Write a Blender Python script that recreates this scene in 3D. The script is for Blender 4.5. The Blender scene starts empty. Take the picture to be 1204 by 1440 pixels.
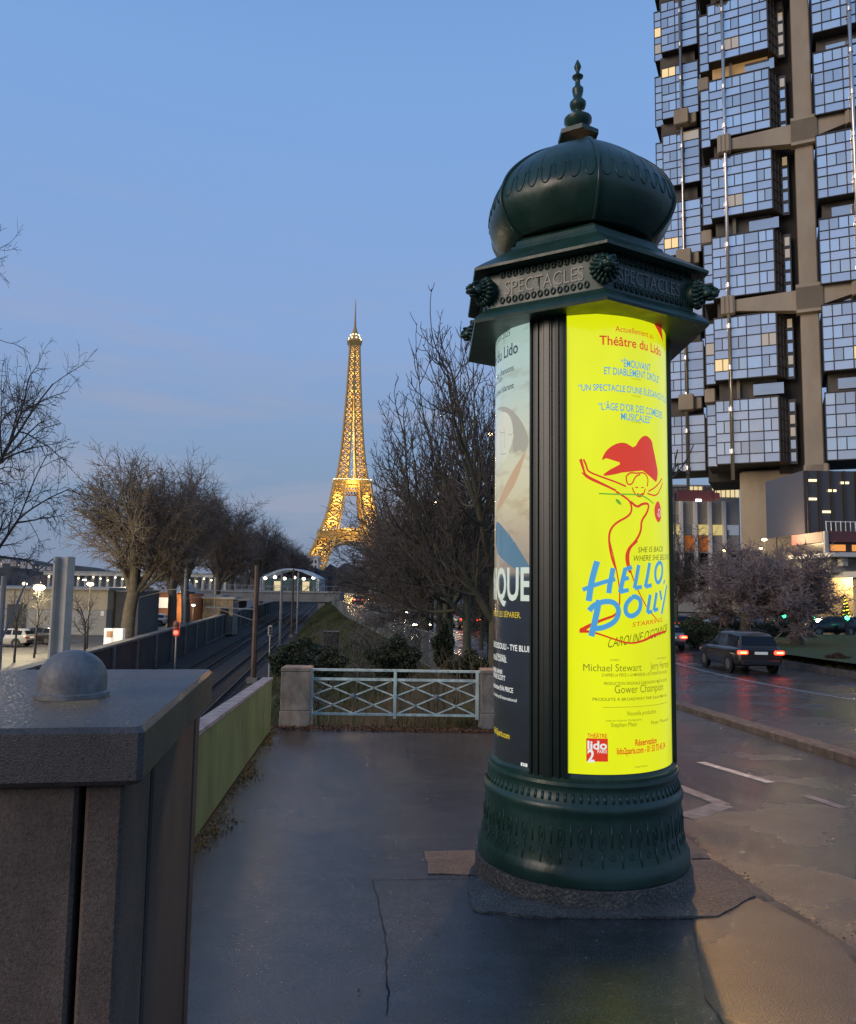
import bpy, bmesh, math, random
import numpy as np
from mathutils import Vector, Matrix

random.seed(7)
S = bpy.context.scene
C = bpy.context.collection
R = math.radians

# ------------------------------------------------------------------ camera
CAM = Vector((0, 0, 1.65))
PITCH, ROLL, FPX = math.atan(102 / 1080), 0.014, 1080.0
CM = (Matrix.Rotation(math.pi / 2 + PITCH, 3, 'X') @ Matrix.Rotation(ROLL, 3, 'Z'))
cd = bpy.data.cameras.new('camera')
cd.sensor_fit = 'VERTICAL'; cd.sensor_height = 36; cd.sensor_width = 36
cd.lens = FPX / 1440 * 36
cd.clip_start = 0.05; cd.clip_end = 8000
cam = bpy.data.objects.new('camera', cd); C.objects.link(cam)
cam.matrix_world = Matrix.Translation(CAM) @ CM.to_4x4()
S.camera = cam

def ray(px, py):
    return CM @ Vector(((px - 602) / FPX, -(py - 720) / FPX, -1))
def at(px, py, Y):                 # a measured photo point at depth Y -> world
    d = ray(px, py); return CAM + d * (Y / d.y)
def xat(px, Y, z=0.0):             # world x of a photo column at depth Y and height z
    py = 822 - (z - 1.65) / Y * FPX
    return at(px, py, Y).x

# ------------------------------------------------------------------ world: dusk sky with thin cloud
SUN_EL, SUN_AZ = R(2.5), R(234)     # sun low behind the camera
w = bpy.data.worlds.new('World'); S.world = w; w.use_nodes = True
nt = w.node_tree; nt.nodes.clear(); L = nt.links.new
out = nt.nodes.new('ShaderNodeOutputWorld'); bg = nt.nodes.new('ShaderNodeBackground')
sky = nt.nodes.new('ShaderNodeTexSky'); sky.sky_type = 'NISHITA'; sky.sun_disc = False
sky.sun_elevation = SUN_EL; sky.sun_rotation = SUN_AZ
sky.air_density = 1.3; sky.dust_density = 0.6; sky.ozone_density = 2.2; sky.altitude = 40
tc = nt.nodes.new('ShaderNodeTexCoord')
mp = nt.nodes.new('ShaderNodeMapping'); mp.inputs['Scale'].default_value = (1.1, 1.1, 7.0)
mp.inputs['Rotation'].default_value = (R(7), R(5), R(30))
n1 = nt.nodes.new('ShaderNodeTexNoise'); n1.inputs['Scale'].default_value = 2.6
n1.inputs['Detail'].default_value = 7; n1.inputs['Roughness'].default_value = 0.55
rmp = nt.nodes.new('ShaderNodeValToRGB')
rmp.color_ramp.elements[0].position = 0.49; rmp.color_ramp.elements[1].position = 0.63
rmp.color_ramp.elements[1].color = (0.62, 0.62, 0.62, 1)
sep = nt.nodes.new('ShaderNodeSeparateXYZ')
fade = nt.nodes.new('ShaderNodeMapRange'); fade.inputs[1].default_value = 0.50; fade.inputs[2].default_value = 0.08
mul = nt.nodes.new('ShaderNodeMath'); mul.operation = 'MULTIPLY'
SKY = 0.05
up = nt.nodes.new('ShaderNodeValToRGB'); cr = up.color_ramp; cr.elements[1].color = (.10, .215, .50, 1)     # colour of the clear dusk sky by height
for pos, col in ((0.0, (.19, .265, .40)), (.12, (.205, .305, .475)), (.30, (.238, .365, .64)), (.55, (.20, .37, .71))):
    e = cr.elements[0] if pos == 0 else cr.elements.new(pos)
    e.color = (*col, 1)
addn = nt.nodes.new('ShaderNodeMixRGB'); addn.blend_type = 'ADD'; addn.inputs[0].default_value = 1
gain = nt.nodes.new('ShaderNodeMixRGB'); gain.blend_type = 'MULTIPLY'; gain.inputs[0].default_value = 1
gain.inputs[2].default_value = (1 / SKY, 1 / SKY, 1 / SKY, 1)
mix = nt.nodes.new('ShaderNodeMixRGB'); mix.inputs[2].default_value = (.36 / SKY, .385 / SKY, .50 / SKY, 1)
L(tc.outputs['Generated'], mp.inputs[0]); L(mp.outputs[0], n1.inputs['Vector'])
L(n1.outputs[0], rmp.inputs[0]); L(tc.outputs['Generated'], sep.inputs[0]); L(sep.outputs[2], fade.inputs[0])
L(sep.outputs[2], up.inputs[0]); L(up.outputs[0], gain.inputs[1])
L(rmp.outputs[0], mul.inputs[0]); L(fade.outputs[0], mul.inputs[1])
glow = nt.nodes.new('ShaderNodeMixRGB'); glow.blend_type = 'MULTIPLY'; glow.inputs[0].default_value = 1; glow.inputs[2].default_value = (.55, .55, .57, 1)
L(sky.outputs[0], glow.inputs[1]); L(glow.outputs[0], addn.inputs[1]); L(gain.outputs[0], addn.inputs[2])
L(mul.outputs[0], mix.inputs[0]); L(addn.outputs[0], mix.inputs[1])
L(mix.outputs[0], bg.inputs[0]); L(bg.outputs[0], out.inputs[0])
bg.inputs[1].default_value = SKY

sd = bpy.data.lights.new('sun', 'SUN'); sd.energy = 1.45; sd.angle = R(28); sd.color = (1.0, 0.80, 0.62)
sun = bpy.data.objects.new('sun', sd); C.objects.link(sun)
_sv = Vector((math.sin(SUN_AZ), math.cos(SUN_AZ), math.tan(R(18))))
sun.rotation_euler = _sv.to_track_quat('Z', 'Y').to_euler()

vs = S.view_settings
S.display_settings.display_device = 'sRGB'
vs.view_transform = 'Standard'; vs.look = 'None'; vs.exposure = 0; vs.gamma = 1; vs.use_curve_mapping = False
S.render.engine = 'CYCLES'
S.cycles.use_denoising = True
S.cycles.max_bounces = 5; S.cycles.diffuse_bounces = 2; S.cycles.glossy_bounces = 3
S.cycles.transmission_bounces = 3; S.cycles.transparent_max_bounces = 6
S.cycles.sample_clamp_indirect = 4; S.cycles.sample_clamp_direct = 0
S.cycles.use_light_tree = True
S.render.film_transparent = False

# ------------------------------------------------------------------ materials
MATS = {}
def M(name, col=(.5, .5, .5), rough=.6, metal=0., var=0., vs_=4., bump=0., bs=60., col2=None, coat=0.,
      emit=None, es=0., spec=.5, sample=True, detail=6., rvar=0., stretch=(1, 1, 1), stain=0., ss=1.5):
    if name in MATS: return MATS[name]
    m = bpy.data.materials.new(name); m.use_nodes = True; MATS[name] = m
    t = m.node_tree; b = t.nodes['Principled BSDF']; LL = t.links.new
    b.inputs['Base Color'].default_value = (*col, 1); b.inputs['Roughness'].default_value = rough
    b.inputs['Metallic'].default_value = metal; b.inputs['Specular IOR Level'].default_value = spec
    if coat: b.inputs['Coat Weight'].default_value = coat; b.inputs['Coat Roughness'].default_value = .08
    if emit: b.inputs['Emission Color'].default_value = (*emit, 1); b.inputs['Emission Strength'].default_value = es
    if var or col2 or bump or rvar or stain:
        tc = t.nodes.new('ShaderNodeTexCoord'); mp = t.nodes.new('ShaderNodeMapping')
        mp.inputs['Scale'].default_value = stretch; LL(tc.outputs['Object'], mp.inputs[0])
    if var or col2 or rvar:
        n = t.nodes.new('ShaderNodeTexNoise'); n.inputs['Scale'].default_value = vs_; n.inputs['Detail'].default_value = detail
        n.inputs['Roughness'].default_value = .65
        LL(mp.outputs[0], n.inputs['Vector'])
        if var or col2:
            r = t.nodes.new('ShaderNodeValToRGB'); r.color_ramp.elements[0].position = .33; r.color_ramp.elements[1].position = .68
            c2 = col2 or tuple(min(1, c * (1 + var)) for c in col)
            c1 = col if col2 else tuple(c * (1 - var) for c in col)
            r.color_ramp.elements[0].color = (*c1, 1); r.color_ramp.elements[1].color = (*c2, 1)
            LL(n.outputs[0], r.inputs[0]); LL(r.outputs[0], b.inputs['Base Color'])
        if rvar:
            mr = t.nodes.new('ShaderNodeMapRange'); mr.inputs[1].default_value = .35; mr.inputs[2].default_value = .65
            mr.inputs[3].default_value = max(.03, rough - rvar); mr.inputs[4].default_value = min(1, rough + rvar)
            LL(n.outputs[0], mr.inputs[0]); LL(mr.outputs[0], b.inputs['Roughness'])
    if stain:                              # broad weather stains and streaks
        n3 = t.nodes.new('ShaderNodeTexNoise'); n3.inputs['Scale'].default_value = ss; n3.inputs['Detail'].default_value = 9; n3.inputs['Roughness'].default_value = .7
        m3 = t.nodes.new('ShaderNodeMapping'); m3.inputs['Scale'].default_value = (1, 1, .5); LL(tc.outputs['Object'], m3.inputs[0]); LL(m3.outputs[0], n3.inputs['Vector'])
        r3 = t.nodes.new('ShaderNodeValToRGB'); r3.color_ramp.elements[0].position = .36; r3.color_ramp.elements[1].position = .62
        k_ = 1 - stain; r3.color_ramp.elements[0].color = (k_, k_, k_, 1); r3.color_ramp.elements[1].color = (1 + stain * .35,) * 3 + (1,)
        x3 = t.nodes.new('ShaderNodeMixRGB'); x3.blend_type = 'MULTIPLY'; x3.inputs[0].default_value = 1
        bc = b.inputs['Base Color']
        if bc.is_linked: LL(bc.links[0].from_socket, x3.inputs[1])
        else: x3.inputs[1].default_value = (*col, 1)
        LL(n3.outputs[0], r3.inputs[0]); LL(r3.outputs[0], x3.inputs[2]); LL(x3.outputs[0], bc)
    if bump:
        n2 = t.nodes.new('ShaderNodeTexNoise'); n2.inputs['Scale'].default_value = bs; n2.inputs['Detail'].default_value = 4
        LL(mp.outputs[0], n2.inputs['Vector'])
        bp = t.nodes.new('ShaderNodeBump'); bp.inputs['Strength'].default_value = bump; bp.inputs['Distance'].default_value = .02
        LL(n2.outputs[0], bp.inputs['Height']); LL(bp.outputs[0], b.inputs['Normal'])
    if not sample: m.cycles.emission_sampling = 'NONE'
    return m
def E(name, col, s, sample=False):
    return M(name, (0.02, 0.02, 0.02), .5, emit=col, es=s, sample=sample)

def asphalt(name, base, fine, speck, wet, bumpk):
    m = bpy.data.materials.new(name); m.use_nodes = True; t = m.node_tree; b = t.nodes['Principled BSDF']; LL = t.links.new
    tc = t.nodes.new('ShaderNodeTexCoord')
    big = t.nodes.new('ShaderNodeTexNoise'); big.inputs['Scale'].default_value = .55; big.inputs['Detail'].default_value = 6
    med = t.nodes.new('ShaderNodeTexNoise'); med.inputs['Scale'].default_value = 5; med.inputs['Detail'].default_value = 8; med.inputs['Roughness'].default_value = .7
    fin = t.nodes.new('ShaderNodeTexNoise'); fin.inputs['Scale'].default_value = fine; fin.inputs['Detail'].default_value = 3
    vor = t.nodes.new('ShaderNodeTexVoronoi'); vor.inputs['Scale'].default_value = fine * .9
    for n in (big, med, fin, vor): LL(tc.outputs['Object'], n.inputs['Vector'])
    r1 = t.nodes.new('ShaderNodeValToRGB'); r1.color_ramp.elements[0].position = .35; r1.color_ramp.elements[1].position = .7
    r1.color_ramp.elements[0].color = (*[c * .62 for c in base], 1); r1.color_ramp.elements[1].color = (*[c * 1.35 for c in base], 1)
    LL(med.outputs[0], r1.inputs[0])
    r2 = t.nodes.new('ShaderNodeValToRGB'); r2.color_ramp.elements[0].position = .45; r2.color_ramp.elements[1].position = .75
    r2.color_ramp.elements[0].color = (.42, .42, .42, 1); r2.color_ramp.elements[1].color = (speck, speck * .95, speck * .86, 1)
    LL(fin.outputs[0], r2.inputs[0])
    mx = t.nodes.new('ShaderNodeMixRGB'); mx.blend_type = 'MULTIPLY'; mx.inputs[0].default_value = 1
    LL(r1.outputs[0], mx.inputs[1]); LL(r2.outputs[0], mx.inputs[2]); LL(mx.outputs[0], b.inputs['Base Color'])
    mr = t.nodes.new('ShaderNodeMapRange'); mr.inputs[1].default_value = .38; mr.inputs[2].default_value = .66
    mr.inputs[3].default_value = wet[0]; mr.inputs[4].default_value = wet[1]
    LL(big.outputs[0], mr.inputs[0]); LL(mr.outputs[0], b.inputs['Roughness'])
    ad = t.nodes.new('ShaderNodeMath'); ad.operation = 'ADD'
    LL(fin.outputs[0], ad.inputs[0]); LL(vor.outputs[0], ad.inputs[1])
    bp = t.nodes.new('ShaderNodeBump'); bp.inputs['Strength'].default_value = bumpk; bp.inputs['Distance'].default_value = .012
    LL(ad.outputs[0], bp.inputs['Height']); LL(bp.outputs[0], b.inputs['Normal'])
    b.inputs['Specular IOR Level'].default_value = 1.0
    MATS[name] = m
    return m

# ------------------------------------------------------------------ mesh collecting
class MB:
    def __init__(s): s.v = []; s.f = []
    def add(s, vs, fs):
        o = len(s.v); s.v += [tuple(p) for p in vs]; s.f += [tuple(i + o for i in f) for f in fs]; return s
    def box(s, c, d, rz=0., M4=None):
        x, y, z = d[0] / 2, d[1] / 2, d[2] / 2
        p = [Vector((i * x, j * y, k * z)) for k in (-1, 1) for j in (-1, 1) for i in (-1, 1)]
        if rz: m = Matrix.Rotation(rz, 3, 'Z'); p = [m @ q for q in p]
        if M4: p = [M4 @ q for q in p]
        c = Vector(c)
        return s.add([q + c for q in p], [(0, 2, 3, 1), (4, 5, 7, 6), (0, 1, 5, 4), (2, 6, 7, 3), (0, 4, 6, 2), (1, 3, 7, 5)])
    def cbox(s, c, d, b=.01, rz=0.):          # chamfered box
        x, y, z = d[0] / 2, d[1] / 2, d[2] / 2; p = []
        m = Matrix.Rotation(rz, 3, 'Z'); c = Vector(c)
        for (zz, ins) in ((-z, b), (-z + b, 0), (z - b, 0), (z, b)):
            X, Y_ = x - ins, y - ins
            for (i, j) in ((-X, -Y_ + b), (-X + b, -Y_), (X - b, -Y_), (X, -Y_ + b), (X, Y_ - b), (X - b, Y_), (-X + b, Y_), (-X, Y_ - b)):
                p.append(c + m @ Vector((i, j, zz)))
        f = []
        for k in range(3):
            for i in range(8): a = k * 8 + i; e = k * 8 + (i + 1) % 8; f.append((a, e, e + 8, a + 8))
        f.append(tuple(range(7, -1, -1))); f.append(tuple(range(24, 32)))
        return s.add(p, f)
    def bar(s, a, b, w, h=None, up=Vector((0, 0, 1))):
        a = Vector(a); b = Vector(b); h = h or w; d = (b - a)
        if d.length < 1e-6: return s
        d.normalize(); sd = d.cross(up)
        if sd.length < 1e-4: sd = d.cross(Vector((1, 0, 0)))
        sd.normalize(); u = sd.cross(d); p = []
        for q in (a, b):
            for (i, j) in ((-1, -1), (1, -1), (1, 1), (-1, 1)): p.append(q + sd * (i * w / 2) + u * (j * h / 2))
        return s.add(p, [(0, 3, 2, 1), (4, 5, 6, 7), (0, 1, 5, 4), (1, 2, 6, 5), (2, 3, 7, 6), (3, 0, 4, 7)])
    def tube(s, pts, rad, n=8, cap=True):
        pts = [Vector(p) for p in pts]; k = len(pts)
        rad = rad if hasattr(rad, '__len__') else [rad] * k
        V = []; ref = None
        for i, p in enumerate(pts):
            d = (pts[min(i + 1, k - 1)] - pts[max(i - 1, 0)]).normalized()
            if ref is None: ref = d.orthogonal().normalized()
            ref = (ref - d * ref.dot(d)).normalized(); q = d.cross(ref)
            for j in range(n):
                a = 2 * math.pi * j / n; V.append(p + (ref * math.cos(a) + q * math.sin(a)) * rad[i])
        F = [(i * n + j, i * n + (j + 1) % n, (i + 1) * n + (j + 1) % n, (i + 1) * n + j) for i in range(k - 1) for j in range(n)]
        if cap: F += [tuple(range(n - 1, -1, -1)), tuple(range((k - 1) * n, k * n))]
        return s.add(V, F)
    def lathe(s, prof, n=32, c=(0, 0, 0), a0=0., cap=True):   # prof: (r, z)
        V = []; cx, cy, cz = c
        for (r, z) in prof:
            for j in range(n):
                a = a0 + 2 * math.pi * j / n; V.append((cx + r * math.cos(a), cy + r * math.sin(a), cz + z))
        k = len(prof)
        F = [(i * n + j, i * n + (j + 1) % n, (i + 1) * n + (j + 1) % n, (i + 1) * n + j) for i in range(k - 1) for j in range(n)]
        if cap: F += [tuple(range(n - 1, -1, -1)), tuple(range((k - 1) * n, k * n))]
        return s.add(V, F)
    def ell(s, c, r, nu=12, nv=8, M3=None):
        V = []; c = Vector(c)
        for i in range(nv + 1):
            t = math.pi * i / nv
            for j in range(nu):
                a = 2 * math.pi * j / nu
                p = Vector((r[0] * math.sin(t) * math.cos(a), r[1] * math.sin(t) * math.sin(a), r[2] * math.cos(t)))
                V.append(c + (M3 @ p if M3 else p))
        F = [(i * nu + j, (i + 1) * nu + j, (i + 1) * nu + (j + 1) % nu, i * nu + (j + 1) % nu) for i in range(nv) for j in range(nu)]
        return s.add(V, F)
    def prism(s, poly, z0, z1):                # poly: (x, y) counter-clockwise
        n = len(poly)
        V = [(x, y, z0) for x, y in poly] + [(x, y, z1) for x, y in poly]
        return s.add(V, [tuple(range(n - 1, -1, -1)), tuple(range(n, 2 * n))] + [(i, (i + 1) % n, n + (i + 1) % n, n + i) for i in range(n)])
    def mesh(s, name, mat, smooth=False):
        me = bpy.data.meshes.new(name); me.from_pydata(s.v, [], s.f); me.update()
        if mat: me.materials.append(mat)
        if smooth: me.polygons.foreach_set('use_smooth', [True] * len(me.polygons))
        return me
    def build(s, name, mat, parent=None, smooth=False, angle=None):
        me = s.mesh(name, mat, smooth or bool(angle))
        if angle: me.set_sharp_from_angle(angle=R(angle))
        return link(name, me, parent)
def link(name, data, parent=None, loc=None, rz=0., scale=None):
    o = bpy.data.objects.new(name, data); C.objects.link(o); o.parent = parent
    if loc is not None: o.location = loc
    if rz: o.rotation_euler = (0, 0, rz)
    if scale is not None: o.scale = scale
    return o
def empty(name, loc=(0, 0, 0), rz=0., parent=None):
    return link(name, None, parent, loc, rz)
def tag(o, label=None, cat=None, group=None, kind=None):
    if label: o['label'] = label
    if cat: o['category'] = cat
    if group: o['group'] = group
    if kind: o['kind'] = kind
    return o
def copy_tree(o, parent=None):
    c = o.copy(); C.objects.link(c); c.parent = parent
    for ch in list(o.children): copy_tree(ch, c)
    return c
def bulk(name, verts, tris, mat, parent=None, smooth=False):     # numpy arrays -> one mesh
    me = bpy.data.meshes.new(name); nv, nf = len(verts), len(tris); k = tris.shape[1]
    me.vertices.add(nv); me.vertices.foreach_set('co', np.asarray(verts, np.float32).ravel())
    me.loops.add(nf * k); me.loops.foreach_set('vertex_index', np.asarray(tris, np.int32).ravel())
    me.polygons.add(nf); me.polygons.foreach_set('loop_start', np.arange(0, nf * k, k, dtype=np.int32))
    if smooth: me.polygons.foreach_set('use_smooth', np.ones(nf, bool))
    me.update(calc_edges=True); me.materials.append(mat)
    return me
# ------------------------------------------------------------------ lie of the land
def gz(Y):                                  # street level: a ramp falling away, flat from 40 m on
    if Y < 24: return -0.055 * Y
    if Y < 40: t = Y - 24; return -1.32 - 0.055 * t + 0.055 * t * t / 32
    return -1.76
def tab(Y, ys, xs): return float(np.interp(Y, ys, xs))
def xf(Y): return tab(Y, [13, 20, 30, 47, 80, 130, 200, 400, 900], [1.1, .9, .1, -2.2, -8.5, -16, -25, -48, -104])   # fence line
def xk(Y): return tab(Y, [-6, 4.2, 6, 13, 25, 37, 45, 55, 63, 80, 130, 200, 400, 900], [3.4, 2.31, 2.12, 2.25, 2.9, 3.2, 1.4, -1, -2.8, -6, -13.2, -22, -45, -100])  # kerb
def xw(Y): return -1.093 - 0.108 * Y        # green wall line
def xt(Y): return -8.3 - 0.115 * Y          # centre of the near track
QZ, TZ = -3.9, -6.0
GROUND, ROADZ = -6.4, -0.11

asphalt('pave', (.062, .063, .067), 170, 2.1, (.09, .28), .20)
asphalt('road', (.060, .057, .054), 95, 2.2, (.11, .38), .36)
asphalt('old_concrete', (.135, .118, .094), 60, 1.5, (.6, .8), .6)
M('stone_kerb', (.105, .093, .078), .62, var=.35, vs_=6, stain=.4, ss=3, bump=.5, bs=45)
M('soil', (.035, .028, .02), .9, var=.5, vs_=3, bump=.8, bs=20)
M('turf', (.045, .055, .011), .95, col2=(.085, .095, .02), vs_=2.5, bump=.6, bs=30)
M('ballast', (.040, .034, .028), .9, var=.45, vs_=1.3, bump=1, bs=14)
M('quay', (.11, .105, .095), .7, var=.25, vs_=.6, bump=.2, bs=9)
M('paint', (.55, .54, .5), .6, col2=(.2, .2, .19), vs_=9, detail=8)
M('paint_old', (.24, .235, .23), .6, col2=(.08, .08, .08), vs_=7, detail=8)

def sheet(name, ys, xl, xr, zf, mat, nx=8, kind='structure'):
    mb = MB(); V = []; F = []
    for Y in ys:
        a, b = xl(Y), xr(Y)
        for i in range(nx + 1): x = a + (b - a) * i / nx; V.append((x, Y, zf(x, Y)))
    for j in range(len(ys) - 1):
        for i in range(nx): k = j * (nx + 1) + i; F.append((k, k + 1, k + nx + 2, k + nx + 1))
    mb.add(V, F); o = mb.build(name, mat, smooth=True); tag(o, kind=kind); return o

YS = [-6, -3, 0, 3, 6, 9, 12, 13, 16, 19, 22, 25, 28, 31, 34, 37, 40, 43, 47, 55, 63, 71, 80, 100, 130, 165, 200, 300, 400, 650, 900]
MB().add([(-4000, -500, GROUND), (4000, -500, GROUND), (4000, 6000, GROUND), (-4000, 6000, GROUND)], [(0, 1, 2, 3)]).build('ground', MATS['soil'])['kind'] = 'structure'
sheet('road', YS, lambda Y: xk(Y) - .1, lambda Y: 260, lambda x, Y: gz(Y) + ROADZ, MATS['road'], 24)
PV = [y for y in YS if y <= 13]
sheet('pavement', PV, lambda Y: xw(Y) - .02, lambda Y: xk(Y) - .30, lambda x, Y: gz(Y), MATS['pave'], 8)
sheet('pavement_beyond_gate', [y for y in YS if y >= 13], lambda Y: xf(Y) - .1, lambda Y: xk(Y) - .30, lambda x, Y: gz(Y) + .002, MATS['pave'], 4)
sheet('verge_soil', [y for y in YS if 13 <= y <= 200], lambda Y: xf(Y) - .1, lambda Y: max(xf(Y) - .05, xk(Y) - 1.5), lambda x, Y: gz(Y) + .03, MATS['turf'], 3)
# retaining wall carrying the pavement above the railway
mb = MB()
for a, b in ((-6, 3), (3, 13.2)):
    mb.add([(xw(a) - .03, a, TZ - .3), (xw(b) - .03, b, TZ - .3), (xw(b) - .03, b, gz(b) - .01), (xw(a) - .03, a, gz(a) - .01)], [(0, 1, 2, 3)])
    mb.add([(xw(a) - .35, a, TZ - .3), (xw(b) - .35, b, TZ - .3), (xw(b) - .35, b, gz(b) - .01), (xw(a) - .35, a, gz(a) - .01)], [(3, 2, 1, 0)])
    mb.add([(xw(a) - .35, a, gz(a) - .01), (xw(b) - .35, b, gz(b) - .01), (xw(b) - .03, b, gz(b) - .01), (xw(a) - .03, a, gz(a) - .01)], [(3, 2, 1, 0)])
mb.add([(xw(13.2) - .35, 13.2, TZ - .3), (2.4, 13.2, TZ - .3), (2.4, 13.2, gz(13.2) - .02), (xw(13.2) - .35, 13.2, gz(13.2) - .02)], [(3, 2, 1, 0)])
tag(mb.build('retaining_wall', MATS['stone_kerb']), 'stone retaining wall under the green parapet, dropping to the railway', 'wall')

# kerb stones along the pavement edge, each its own stone
kerb = empty('kerb'); kerb['kind'] = 'structure'
def stones(par, y0, y1, xc, wid, top, step, lat=None):
    y = y0; rnd = random.Random(int(y0 * 10))
    while y < y1:
        l = step * rnd.uniform(.85, 1.15); ym = y + l / 2
        a = Vector((xc(y), y, gz(y))); b = Vector((xc(y + l - .012), y + l - .012, gz(y + l - .012)))
        d = (b - a); m = (a + b) / 2
        rz = math.atan2(-d.x, d.y); pit = math.atan2(d.z, math.hypot(d.x, d.y))
        o = link('kerb_stone', KST, par, (m.x + rnd.uniform(-.006, .006), m.y, m.z + top - .11 + rnd.uniform(-.006, .004)), 0, (wid, d.length, .22))
        o.rotation_euler = (pit, rnd.uniform(-.015, .015), rz)
        y += l
kb = MB().cbox((0, 0, 0), (1, 1, 1), .06); KST = kb.mesh('kerb_stone', MATS['stone_kerb'])
stones(kerb, 1.2, 13, lambda Y: xk(Y) - .15, .30, .004, 1.0)
stones(kerb, 13, 47, lambda Y: xk(Y) - .15, .30, .004, 1.6)
isl = empty('traffic_island_kerb'); isl['kind'] = 'structure'
stones(isl, 8, 14.35, lambda Y: 5.95, .34, .0, 1.05)
stones(isl, 14.62, 40, lambda Y: 5.93 - max(0, Y - 30) * .09, .34, .0, 1.1)

# painted lines
def stripe(x0, y0, x1, y1, wd, mat, name='lane_line', dz=.005):
    mb = MB(); n = max(1, int(abs(y1 - y0) / 1.5) + 1); V = []
    d = Vector((x1 - x0, y1 - y0, 0)).normalized(); s = Vector((-d.y, d.x, 0)) * wd / 2
    for i in range(n + 1):
        t = i / n; x, y = x0 + (x1 - x0) * t, y0 + (y1 - y0) * t
        for k in (1, -1): V.append((x + s.x * k, y + s.y * k, gz(y) + ROADZ + dz))
    mb.add(V, [(2 * i, 2 * i + 1, 2 * i + 3, 2 * i + 2) for i in range(n)])
    o = mb.build(name, mat); tag(o, kind='structure'); return o
def g2(px, py, dz=0.0):                     # photo point on the street surface
    d = ray(px, py); lo = hi = .5
    f = lambda t: (CAM + d * t).z - gz((CAM + d * t).y) - dz
    while f(hi) > 0 and hi < 400: lo, hi = hi, hi * 1.15
    for _ in range(40):
        m = (lo + hi) / 2
        if f(m) > 0: lo = m
        else: hi = m
    return CAM + d * hi
def pstripe(a, b, wd, mat):
    p, q = g2(*a, ROADZ), g2(*b, ROADZ); stripe(p.x, p.y, q.x, q.y, wd, mat)
stripe(11.4, 18, 11.75, 44, .13, MATS['paint'])
pstripe((985, 1072), (1084, 1101), .13, MATS['paint'])
pstripe((945, 1103), (1018, 1132), .16, MATS['paint_old'])
pstripe((1018, 1132), (965, 1150), .2, MATS['paint_old'])
pstripe((1133, 1119), (1188, 1137), .12, MATS['paint_old'])

# worn slabs of mortar and stone round the advertising column
def flat(pts, mat, name, z=.006, n=1, irregular=.0, thick=.0):
    P = []; rnd = random.Random(len(pts))
    for i, (px, py) in enumerate(pts):
        a = g2(px, py); b = g2(*pts[(i + 1) % len(pts)])
        for k in range(6):
            t = k / 6; q = a.lerp(b, t); j = irregular * (1 if k else .3)
            P.append((q.x + rnd.uniform(-j, j), q.y + rnd.uniform(-j, j)))
    mb = MB(); m = len(P)
    mb.add([(x, y, gz(y) + z) for x, y in P], [tuple(range(m))])
    if thick: mb.add([(x, y, gz(y) + z) for x, y in P] + [(x, y, gz(y) + z - thick) for x, y in P], [(i, m + i, m + (i + 1) % m, (i + 1) % m) for i in range(m)])
    bm = bmesh.new(); me = mb.mesh(name, mat); bm.from_mesh(me); bmesh.ops.triangulate(bm, faces=[f for f in bm.faces if len(f.verts) > 4])
    bmesh.ops.recalc_face_normals(bm, faces=bm.faces)
    for f in bm.faces:
        if f.normal.z < -.5: f.normal_flip()
    bm.to_mesh(me); bm.free(); o = link(name, me); tag(o, kind='structure'); return o
flat([(658, 1254), (668, 1283), (770, 1292), (1010, 1291), (1062, 1262), (1000, 1215), (700, 1210)], MATS['old_concrete'], 'mortar_patch', .014, irregular=.012, thick=.03)
flat([(597, 1198), (603, 1230), (700, 1232), (700, 1196)], MATS['old_concrete'], 'pavement_patch', .008, irregular=.008, thick=.02)
def crack(pts, wd, name='pavement_crack'):
    mb = MB(); rnd = random.Random(5); P = []
    for a, b in zip(pts[:-1], pts[1:]):
        p, q = g2(*a), g2(*b); n = 8
        for k in range(n): P.append(p.lerp(q, k / n) + Vector((rnd.uniform(-.008, .008), rnd.uniform(-.008, .008), 0)))
    V = []
    for i, p in enumerate(P):
        d = (P[min(i + 1, len(P) - 1)] - P[max(0, i - 1)]).normalized(); s = Vector((-d.y, d.x, 0)) * wd * rnd.uniform(.3, 1)
        for k in (1, -1): V.append((p.x + s.x * k, p.y + s.y * k, gz(p.y) + .004))
    mb.add(V, [(2 * i, 2 * i + 1, 2 * i + 3, 2 * i + 2) for i in range(len(P) - 1)]); tag(mb.build(name, M('crack', (.012, .012, .013), .8)), kind='structure')
crack([(660, 1236), (600, 1237), (524, 1238), (540, 1300), (545, 1360), (546, 1438)], .005)
crack([(770, 1293), (900, 1293), (1010, 1292), (1064, 1264)], .006)
flat([(975, 1291), (1065, 1264), (1170, 1320), (1280, 1440), (1040, 1470), (990, 1400)], asphalt('pave_patch_b', (.050, .046, .040), 120, 1.4, (.22, .5), .22), 'asphalt_patch', .005, irregular=.006)

# grass median beyond the carriageway, with a raised kerb
def slab(name, poly, top, mat, kmat):
    mb = MB(); n = len(poly)
    V = [(x, y, gz(y) + top) for x, y in poly]; mb.add(V, [tuple(range(n))])
    o = mb.build(name, mat); tag(o, kind='structure')
    k = MB()
    for i in range(n):
        (x0, y0), (x1, y1) = poly[i], poly[(i + 1) % n]
        m = max(1, int(math.hypot(x1 - x0, y1 - y0) / 2))
        for j in range(m):
            a = Vector((x0 + (x1 - x0) * j / m, y0 + (y1 - y0) * j / m, 0)); b = Vector((x0 + (x1 - x0) * (j + .985) / m, y0 + (y1 - y0) * (j + .985) / m, 0))
            a.z = gz(a.y) + top / 2 - .06; b.z = gz(b.y) + top / 2 - .06
            k.bar(a, b, .28, top + .16)
    tag(k.build('median_kerb', kmat), kind='structure')
    return o
slab('grass_median', [(16.4, 17), (60, 15), (60, 57), (28, 57), (18, 55), (16.4, 48)], .14, MATS['turf'], MATS['stone_kerb'])
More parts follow.
